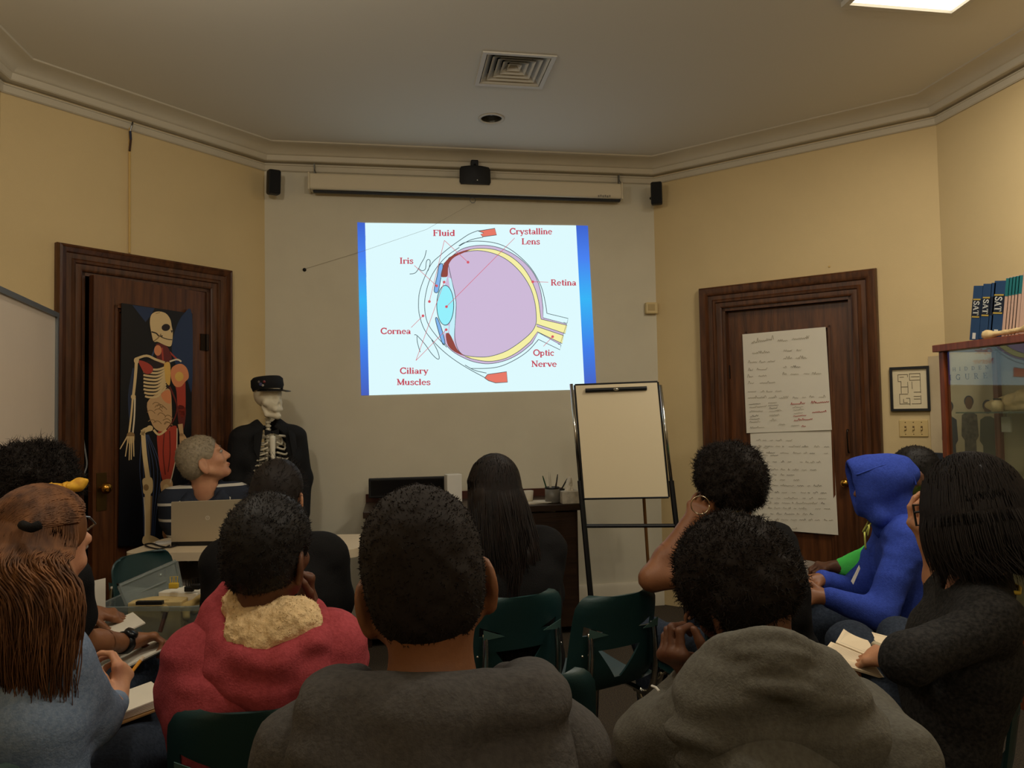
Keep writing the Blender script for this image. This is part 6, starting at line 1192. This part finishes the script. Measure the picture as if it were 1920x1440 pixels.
# ---- 5: instructor behind the table
hc = P(382, 862, 3.98); M_polo = mat('striped_polo', (36, 42, 56), .85, bump=.2, bscale=300)
nt = M_polo.node_tree; b_ = nt.nodes['Principled BSDF']; tc = nt.nodes.new('ShaderNodeTexCoord'); wv_ = nt.nodes.new('ShaderNodeTexWave'); wv_.bands_direction = 'Z'; wv_.inputs['Scale'].default_value = 3.6; wv_.inputs['Distortion'].default_value = .4; wv_.inputs['Detail'].default_value = 0
cr = nt.nodes.new('ShaderNodeValToRGB'); cr.color_ramp.interpolation = 'CONSTANT'; cr.color_ramp.elements[0].color = lin((36, 42, 56))+(1,); cr.color_ramp.elements[1].position = .93; cr.color_ramp.elements[1].color = lin((206, 200, 186))+(1,)
nt.links.new(tc.outputs['Object'], wv_.inputs['Vector']); nt.links.new(wv_.outputs['Fac'], cr.inputs[0]); nt.links.new(cr.outputs[0], b_.inputs['Base Color'])
c = person('person with grey hair in a striped navy polo behind the laptop', hc[0]+.0, hc[1]+.12, 168, hc, 74, 22, 0, 1.05, 1.12, SK3, (M_polo, 'polo_shirt'), sleeves='short', pants=M_grp, hres=.008, fold=.004, neckr=.062, nlen=.075, arms={1: dict(el=P(322, 1000, 4.05), wr=P(372, 1002, 3.94), d=V3(1, -.1, -.05)), -1: dict(el=P(452, 1000, 4.05), wr=P(415, 1002, 3.94), d=V3(-1, -.1, -.05))})
hair_short(c, M_hgrey, .006, 3500, .010, .0011, -.082, .007, 9)
nb, rt, f, u = c.nb, c.rt, c.f, c.u; mb = MB(); M_edge = mat('collar_edge', (206, 200, 186), .7)
for s in (-1, 1):
    sd = SDF(); sd.path([nb+rt*x*s+f*y+u*z for x, y, z in ((.0, -.086, .034), (.060, -.058, .034), (.088, .0, .018), (.080, .075, -.015), (.03, .125, -.06))], [.016, .016, .017, .018, .012], .01).path([nb+rt*x*s+f*y+u*z for x, y, z in ((.0, -.104, .010), (.074, -.074, .010), (.112, .0, -.004), (.10, .095, -.04), (.05, .14, -.085))], [.013, .014, .016, .018, .010], .02)
    sd.cap(nb-u*.15+f*.03, c.sb+f*.01, .066, .058, k=.01, sub=True); ob = sd.build('collar', mat('collar_navy', (36, 42, 56), .85), c.root, .006)
    MB().tube(spline([nb+rt*x*s+f*y+u*z for x, y, z in ((.0, -.119, .008), (.084, -.088, .006), (.128, .0, -.010), (.114, .104, -.048), (.05, .153, -.09), (.03, .138, -.06))], 4), .006, 6).build('collar_piping', M_edge, ob, True)
for s in (-1, 1): MB().tube([c.H(s*.016, .092, .030), c.H(s*.034, .090, .034), c.H(s*.05, .078, .028)], [.003, .0045, .002], 6).build('eyebrow', mat('brow_grey', (96, 82, 66), .7), c.root, True)
MB().ell(c.H(0, .0965, -.065), V3(.020, .005, .006)*c.k, c.HR, 8).build('lips', mat('lip_pink', (176, 108, 92), .5), c.root, True)
put_chair(c.L(0, -.02, 0)[0], c.L(0, 0, 0)[1], 168, 'green plastic chair of the grey-haired speaker behind the table')

# ---- 6: person in black, dark hair up
hc = P(524, 930, 2.60); c = person('person with pinned-up dark hair in a black top before the white table', hc[0], hc[1]-.08, 2, hc, 14, -4, 0, 1.0, 1.0, SK4, (M_blk, 'top'), fold=.005, bulk=1.14, shw=.178)
k = c.k; sd = SDF(); sd.ell(c.H(0, -.02, .034), V3(.085, .108, .098)*k, c.HR, .02).ell(c.H(0, -.06, -.01), V3(.076, .06, .07)*k, c.HR, .03); facecut(sd, c, .07, .05); sd.half(c.H(0, -.09, -.075), c.HR@V3(0, .3, -1), .015)
sd.noise(.003, (50, 50, 12)); V, Q = sd.mesh(.006); raw('hair', *joinm((V, Q), fuzz(c, V, Q, 700, .035, .0008, .5, 5)), M_hair4, c.root, True)
seat(c, 2, 'green plastic chair under the person with pinned-up hair')

# ---- 7: woman with long dark hair
hc = P(925, 920, 2.64); c = person('person with very long straight dark hair before the desk', hc[0]+.02, hc[1]-.06, -10, hc, -6, -2, 0, 1.0, 1.0, SK4, (M_blk, 'top'), fold=.005, bulk=1.1, shw=.18)
k = c.k; sd = SDF(); sd.ell(c.H(0, -.018, .034), V3(.088, .108, .098)*k, c.HR, .02); bk = [c.H(0, -.07, -.02), c.nb-c.f*.075+V3(0, 0, -.05), c.nb-c.f*.105+V3(0, 0, -.20), c.nb-c.f*.115+V3(0, 0, -.34)]
for off in (-1, 0, 1): sd.path([p+c.rt*off*w for p, w in zip(bk, (.045, .065, .08, .07))], [.045, .036, .030, .016], .03)
facecut(sd, c, .065, .05); sd.noise(.006, (45, 45, 4)); V, Q = sd.mesh(.007); g = np.random.RandomState(5); polys = []
for i in range(2400):
    a = g.uniform(-1.6, 1.6); z0 = g.uniform(0, 1.5); st = c.H(math.sin(a)*.091*math.cos(z0), -.018-math.cos(a)*.110*math.cos(z0), .034+.100*math.sin(z0)); x = math.sin(a)*.115+g.randn()*.012; L_ = g.uniform(.7, 1.05); seq = [st, c.H(math.sin(a)*.096, -.02-math.cos(a)*.114, .01)]
    for t in (.25, .5, .75, 1.): q = c.nb+c.rt*(x*(.75+.45*t*L_)+g.randn()*.006+.01*math.sin(6*t+a*5))-c.f*(.128+.035*t-.05*abs(x)/.14+g.randn()*.006); seq.append(V3(q[0], q[1], c.nb[2]+.06-t*L_*.46))
    polys.append(spline(seq, 3))
raw('hair', *joinm((V, Q), ribbons(np.array(polys), .0023, 3)), mat('hair_espresso', (34, 23, 18), .55, col2=(20, 14, 12), vscale=26, stretch=(1.4, 1.4, .25), spec=.3), c.root, True)
chair_back_at(983, 1130, 2.36, -16, 'green plastic chair under the long dark hair, before the desk')

# ---- 8: afro, hoop earring, raised arm
hc = P(1360, 918, 2.50); el = P(1222, 1085, 2.38); wr = P(1288, 988, 2.45); tp_ = P(1318, 936, 2.47)
c = person('person with a dark afro and hoop earring, elbow on a chair back', hc[0]+.10, hc[1]-.04, -18, hc, -24, 0, 0, 1.0, .98, SK2, (M_blk, 'sleeveless_top'), sleeves='none', near=True, arms={-1: dict(el=el, wr=wr, d=tp_-wr, n=V3(.6, .7, 0), curl=(.15, .2, .25, .3), tc=.2)}, sh_off={-1: (-.01, 0, -.02)})
hair_afro(c, M_hafro, .026, 7000, .024, .0011, .010, -.075, seed=9)
hq = P(1313, 947, 2.37); hv = unit(V3(.3, .95, 0)); hl = unit(np.cross(hv, V3(0, 0, 1))); MB().tube([hq+(hl*math.cos(a)+V3(0, 0, 1)*math.sin(a))*.029 for a in np.linspace(0, 2*math.pi, 28)], .0019, 6).build('hoop_earring', mat('earring_silver', (206, 190, 160), .2, 1.0), c.root, True)
sd = SDF(); sd.cap(P(1352, 978, 2.42), P(1366, 966, 2.41), .014, .016, .01).cap(P(1390, 950, 2.40), P(1396, 946, 2.40), .010, .006, .006).path([P(1352, 978, 2.42), P(1375, 966, 2.395), P(1392, 950, 2.40)], .008, .01); sd.noise(.004, 50).build('yellow_scarf', mat('scarf_yellow', (206, 180, 80), .7), c.root, .005)
chair_back_at(1430, 1092, 2.40, -14, 'green plastic chair under the person with the hoop earring')

# ---- 9: leaning person, chin on fist, grey hoodie
hc = P(1384, 1122, 1.46); wr = P(1314, 1262, 1.41)
c = person('person in a dark grey hoodie leaning forward, chin on fist', P(1490, 1300, 1.24)[0], P(1490, 1300, 1.24)[1]-.03, -14, hc, -14, -26, -8, 1.02, 1.0, SK1, (M_greyh, 'hoodie'), near=True, bulk=1.06, fold=.009, neck_open=.07, neckr=.058, shw=.172, nlen=.108, arms={-1: dict(el=P(1215, 1400, 1.38), wr=wr, d=unit(P(1258, 1226, 1.385)-wr), n=V3(.45, .35, .8), curl=(.80, .86, .95, 1.), tc=.45), 1: dict(el=P(1690, 1420, 1.22), wr=P(1560, 1440, 1.6))})
hair_afro(c, M_hafro, .026, 10000, .018, .0010, .008, -.085, seed=13, h=.006)
sd = SDF()
def col9(dx, dy, dd): return spline([P(1318+dx*.3, 1275+dy*.6, 1.31-dd), P(1345+dx*.5, 1232+dy*.8, 1.25-dd), P(1395+dx, 1204+dy, 1.205-dd), P(1445+dx, 1198+dy, 1.19-dd), P(1500+dx, 1212+dy, 1.20-dd), P(1543+dx, 1248+dy*.8, 1.24-dd), P(1560+dx, 1275+dy*.6, 1.30-dd)], 3)
for dx, dy, dd, r_ in ((0, 0, 0, .016), (3, 26, .016, .014), (6, 52, .026, .014), (8, 84, .032, .013)): sd.path(col9(dx, dy, dd), r_, .008)
sd.cap(P(1372, 1262, 1.245), P(1520, 1276, 1.245), .050, k=.05).cap(P(1340, 1318, 1.245), P(1560, 1332, 1.25), .060, k=.06).cap(P(1330, 1385, 1.24), P(1590, 1400, 1.24), .066, k=.07).noise(.007, (6, 6, 34), 5.5).noise(.003, (20, 20, 40))
sd.build('hood', M_greyh, c.root, .006)
MB().tube([P(1222, 1286, 1.30), P(1230, 1289, 1.29), P(1236, 1296, 1.28)], .0022, 6).build('drawstring', mat('cord_white', (216, 212, 202), .6), c.root)
seat(c, -10, 'green plastic chair under the person leaning on a fist')

# ---- 10: blue hoodie, hood up
hc = P(1652, 912, 3.00); c = person('person in a royal blue hoodie with the hood up', hc[0]+.10, hc[1]-.06, -62, hc, -66, -6, 0, .98, .90, SK2, (M_blueh, 'hoodie'), near=True, bulk=1.06, ears=False,  arms={-1: dict(el=P(1648, 1150, 2.74), wr=P(1550, 1120, 2.76), d=V3(-1, .2, .1), n=V3(.2, .8, -.4), curl=.5), 1: dict(el=P(1600, 1110, 3.06), wr=P(1540, 1088, 2.94), d=V3(-1, .05, .05), n=V3(0, .1, -1), curl=.35)})
k = c.k; sd = SDF(); H = c.H
sd.ell(H(0, -.03, .04), V3(.104, .118, .110)*.88, c.HR, .03).ell(H(0, .02, .0), V3(.092, .10, .125)*.88, c.HR, .04).ell(H(0, .075, .055), V3(.088, .10, .095)*.88, c.HR, .04).ell(H(0, .085, -.03), V3(.085, .08, .10)*.88, c.HR, .04).path([H(-.06, .03, -.13), H(0, -.05, -.14), H(.06, .03, -.13)], .040, .04).cap(H(0, -.11, .09), H(0, -.14, .05), .02, k=.05)
sd.cap(H(0, -.055, -.09), c.nb, .066, .080, .03).cap(H(0, .0, -.12), c.nb+c.f*.03, .058, .074, .03)
sd.cap(H(0, .05, .0), H(0, .25, -.0), .053, .060, .012, True).cap(H(0, .05, .06), H(0, .25, .06), .050, .052, .012, True).ell(H(0, -.01, .02), V3(.081, .101, .095)*.89, c.HR, .01, True).half(H(0, .128, .0), c.HR@V3(0, 1, -.06), .012).noise(.004, (9, 9, 14)).noise(.002, (30, 30, 30)); hd_ = sd.build('hood', M_blueh, c.root, .007)
MB().tube(spline([H(-.082, .11, .07), H(-.088, .06, .085), H(-.080, .0, .10), H(-.075, -.06, .10), H(-.066, -.100, .075), H(-.06, -.122, .04), H(-.06, -.130, .0)], 4), .0035, 6).build('hood_seam', M_blueh, hd_, True)
for s_, x_ in ((-1, -.03), (1, .02)): MB().tube(spline([H(x_, .07, -.155), H(x_-.0, .10, -.20), P(1621 if s_ < 0 else 1629, 1000 if s_ < 0 else 985, 2.90), P(1623 if s_ < 0 else 1627, 1030 if s_ < 0 else 1005, 2.90)], 4), .0035, 6).build('drawstring', mat('cord_lime', (196, 196, 92), .6), hd_, True)
sd = SDF(); pts = [P(1600, 1095, 2.70), P(1614, 1065, 2.90), P(1604, 1060, 2.90)]; MB().slab([P(1596, 1090, 2.84), P(1611, 1060, 2.86), P(1613, 1066, 2.86), P(1600, 1096, 2.84)], V3(0, 1, 0), .002).build('name_card', M_paper, c.root)
seat(c, -66, 'green plastic chair under the person in the blue hoodie')

# ---- 11: green shirt behind the blue hoodie
hc = P(1712, 886, 3.46); c = person('person in a neon green shirt half hidden behind the blue hoodie', hc[0]+.02, hc[1]-.03, -58, hc, -60, -4, 0, .95, .97, SK1, (M_green, 'green_shirt'), pants=M_grp, arms={-1: dict(el=P(1608, 1060, 3.12), wr=P(1572, 1063, 3.14), d=V3(-1, .1, .05), n=V3(0, .2, -1), curl=.5), 1: dict(el=P(1640, 1070, 3.45), wr=P(1570, 1075, 3.35))}, legs={-1: (P(1515, 1082, 3.22), V3(P(1515, 1090, 3.22)[0], P(1515, 1090, 3.22)[1], .09))})
hair_short(c, M_hblk, .010, 2500, .010, .0011, -.08, .007, 12); seat(c, -58, 'green plastic chair under the person in the green shirt')

# ---- 12: bob haircut, grey cardigan
hc = P(1815, 960, 1.78); wr = P(1752, 1035, 1.90)
c = person('person with a dark bob in a grey cardigan resting a hand on the face', P(1738, 1300, 1.80)[0], P(1738, 1300, 1.80)[1], -62, hc, -14, -12, 0, 1.0, 1.0, SK4, (M_card, 'cardigan'), near=True, bulk=.90, fold=.006, arms={1: dict(sl='short', el=P(1772, 1120, 1.90), wr=wr, d=unit(P(1722, 985, 1.90)-wr), n=V3(.3, -.1, .9), curl=(.35, .45, .55, .6), tc=.4), -1: dict(el=P(1705, 1235, 1.55), wr=P(1685, 1240, 1.85), d=V3(-.3, .9, -.1), n=V3(.3, .2, -1), curl=.4)}, legs={-1: (P(1600, 1215, 2.12), V3(P(1600, 1215, 2.12)[0], P(1600, 1215, 2.12)[1], .09)), 1: (P(1690, 1205, 2.30), V3(P(1690, 1205, 2.30)[0], P(1690, 1205, 2.30)[1], .09))})
k = c.k; sd = SDF(); H = c.H
sd.ell(H(0, -.018, .034), V3(.092, .112, .102)*k, c.HR, .02)
for a, z1 in [(x, -.12) for x in np.linspace(-2.0, 2.0, 9)]: sd.cap(H(math.sin(a)*.075, -.02-math.cos(a)*.085, .0), H(math.sin(a)*.088, -.025-math.cos(a)*.092, z1), .030, .024, .03)
facecut(sd, c, .078, .05, (0, .95, -.3)); sd.noise(.006, (45, 45, 6)); V, Q = sd.mesh(.006); g = np.random.RandomState(8); polys = []
for i in range(1700):
    a = g.uniform(-2.3, 2.3); z0 = g.uniform(0, 1.5); rr1 = math.cos(z0); fl_ = g.uniform(.9, 1.12)
    polys.append(spline([H(math.sin(a)*.098*rr1, -.018-math.cos(a)*.118*rr1, .034+.109*math.sin(z0)), H(math.sin(a)*.114, -.02-math.cos(a)*.126, .0), H(math.sin(a)*.118*fl_, -.025-math.cos(a)*.124*fl_, -.08), H(math.sin(a)*.112*fl_+g.randn()*.006, -.03-math.cos(a)*.116*fl_+g.randn()*.006-(.04 if g.rand() < .12 else 0), -.145+g.randn()*.012)], 3))
raw('hair', *joinm((V, Q), ribbons(np.array(polys), .0021, 3)), M_hair4, c.root, True)
MB().tube([c.nb+c.rt*x+c.f*y+c.u*z for x, y, z in ((-.075, .05, .0), (-.085, .0, .005), (-.05, -.068, .01), (0, -.082, .012), (.05, -.068, .01), (.085, 0, .005))], .005, 6).build('lanyard', mat('lanyard_yellow', (206, 178, 60), .6), c.root, True)
wd_ = unit(c.AR[1][1]-c.AR[1][0]); MB().tube([wr-wd_*.035+(np.cross(wd_, V3(0, 0, 1))*math.cos(a)+np.cross(wd_, np.cross(wd_, V3(0, 0, 1)))*math.sin(a))*.034 for a in np.linspace(0, 2*math.pi, 18)], .004, 6).build('hair_band', M_black, c.root, True)
MB().tube(spline([H(-.05, .105, .012), H(-.078, .06, .012), H(-.086, .0, .006)], 4), .003, 6).tube([H(-.05, .105, .03), H(-.012, .115, .03), H(-.012, .115, -.02), H(-.05, .108, -.02), H(-.05, .105, .03)], .003, 6).build('glasses', M_black, c.root)
chair_back_at(1915, 1205, 1.80, -62, 'green plastic chair at the lower right under the grey cardigan wearer')
# notebook and eraser on the lap
qa = [P(1586, 1172, 2.12), P(1680, 1197, 2.06), P(1664, 1244, 1.95), P(1567, 1204, 2.02)]; qb = [P(1558, 1203, 2.02), P(1662, 1246, 1.945), P(1664, 1272, 1.89), P(1535, 1232, 1.94)]
nt_ = thing('open_notebook', 'open lined notebook with an eraser on it beside the grey cardigan', 'notebook', sum(qa)/4)
for q in (qa, qb):
    nn = unit(np.cross(q[1]-q[0], q[3]-q[0])); nn = nn if nn[2] > 0 else -nn; pg = MB().slab(q, -nn, .006).build('page', mat('note_paper', (236, 216, 182), .85), nt_); mb = MB()
    for i in range(1, 14): t = i/14; a, b = blend(q[0], q[3], t), blend(q[1], q[2], t); a, b = blend(a, b, .06), blend(a, b, .94); w = unit(q[3]-q[0])*.0006; mb.add([a-w+nn*.0008, b-w+nn*.0008, b+w+nn*.0008, a+w+nn*.0008], [(0, 1, 2, 3)])
    mb.build('ruled_lines', mat('line_grey', (176, 164, 150), .9), pg)
nn = unit(np.cross(qa[1]-qa[0], qa[3]-qa[0])); nn = nn if nn[2] > 0 else -nn; ux_ = unit(qa[1]-qa[0]); q = P(1646, 1217, 2.02)+nn*.010
Re = np.stack([ux_, np.cross(nn, ux_), nn], 1); tag(MB().box(q, (.034, .020, .013), Re@rotz(-.3), bev=.004).build('eraser', mat('eraser_grey', (176, 162, 132), .8)), 'small beige eraser lying on the open lined notebook', 'eraser')
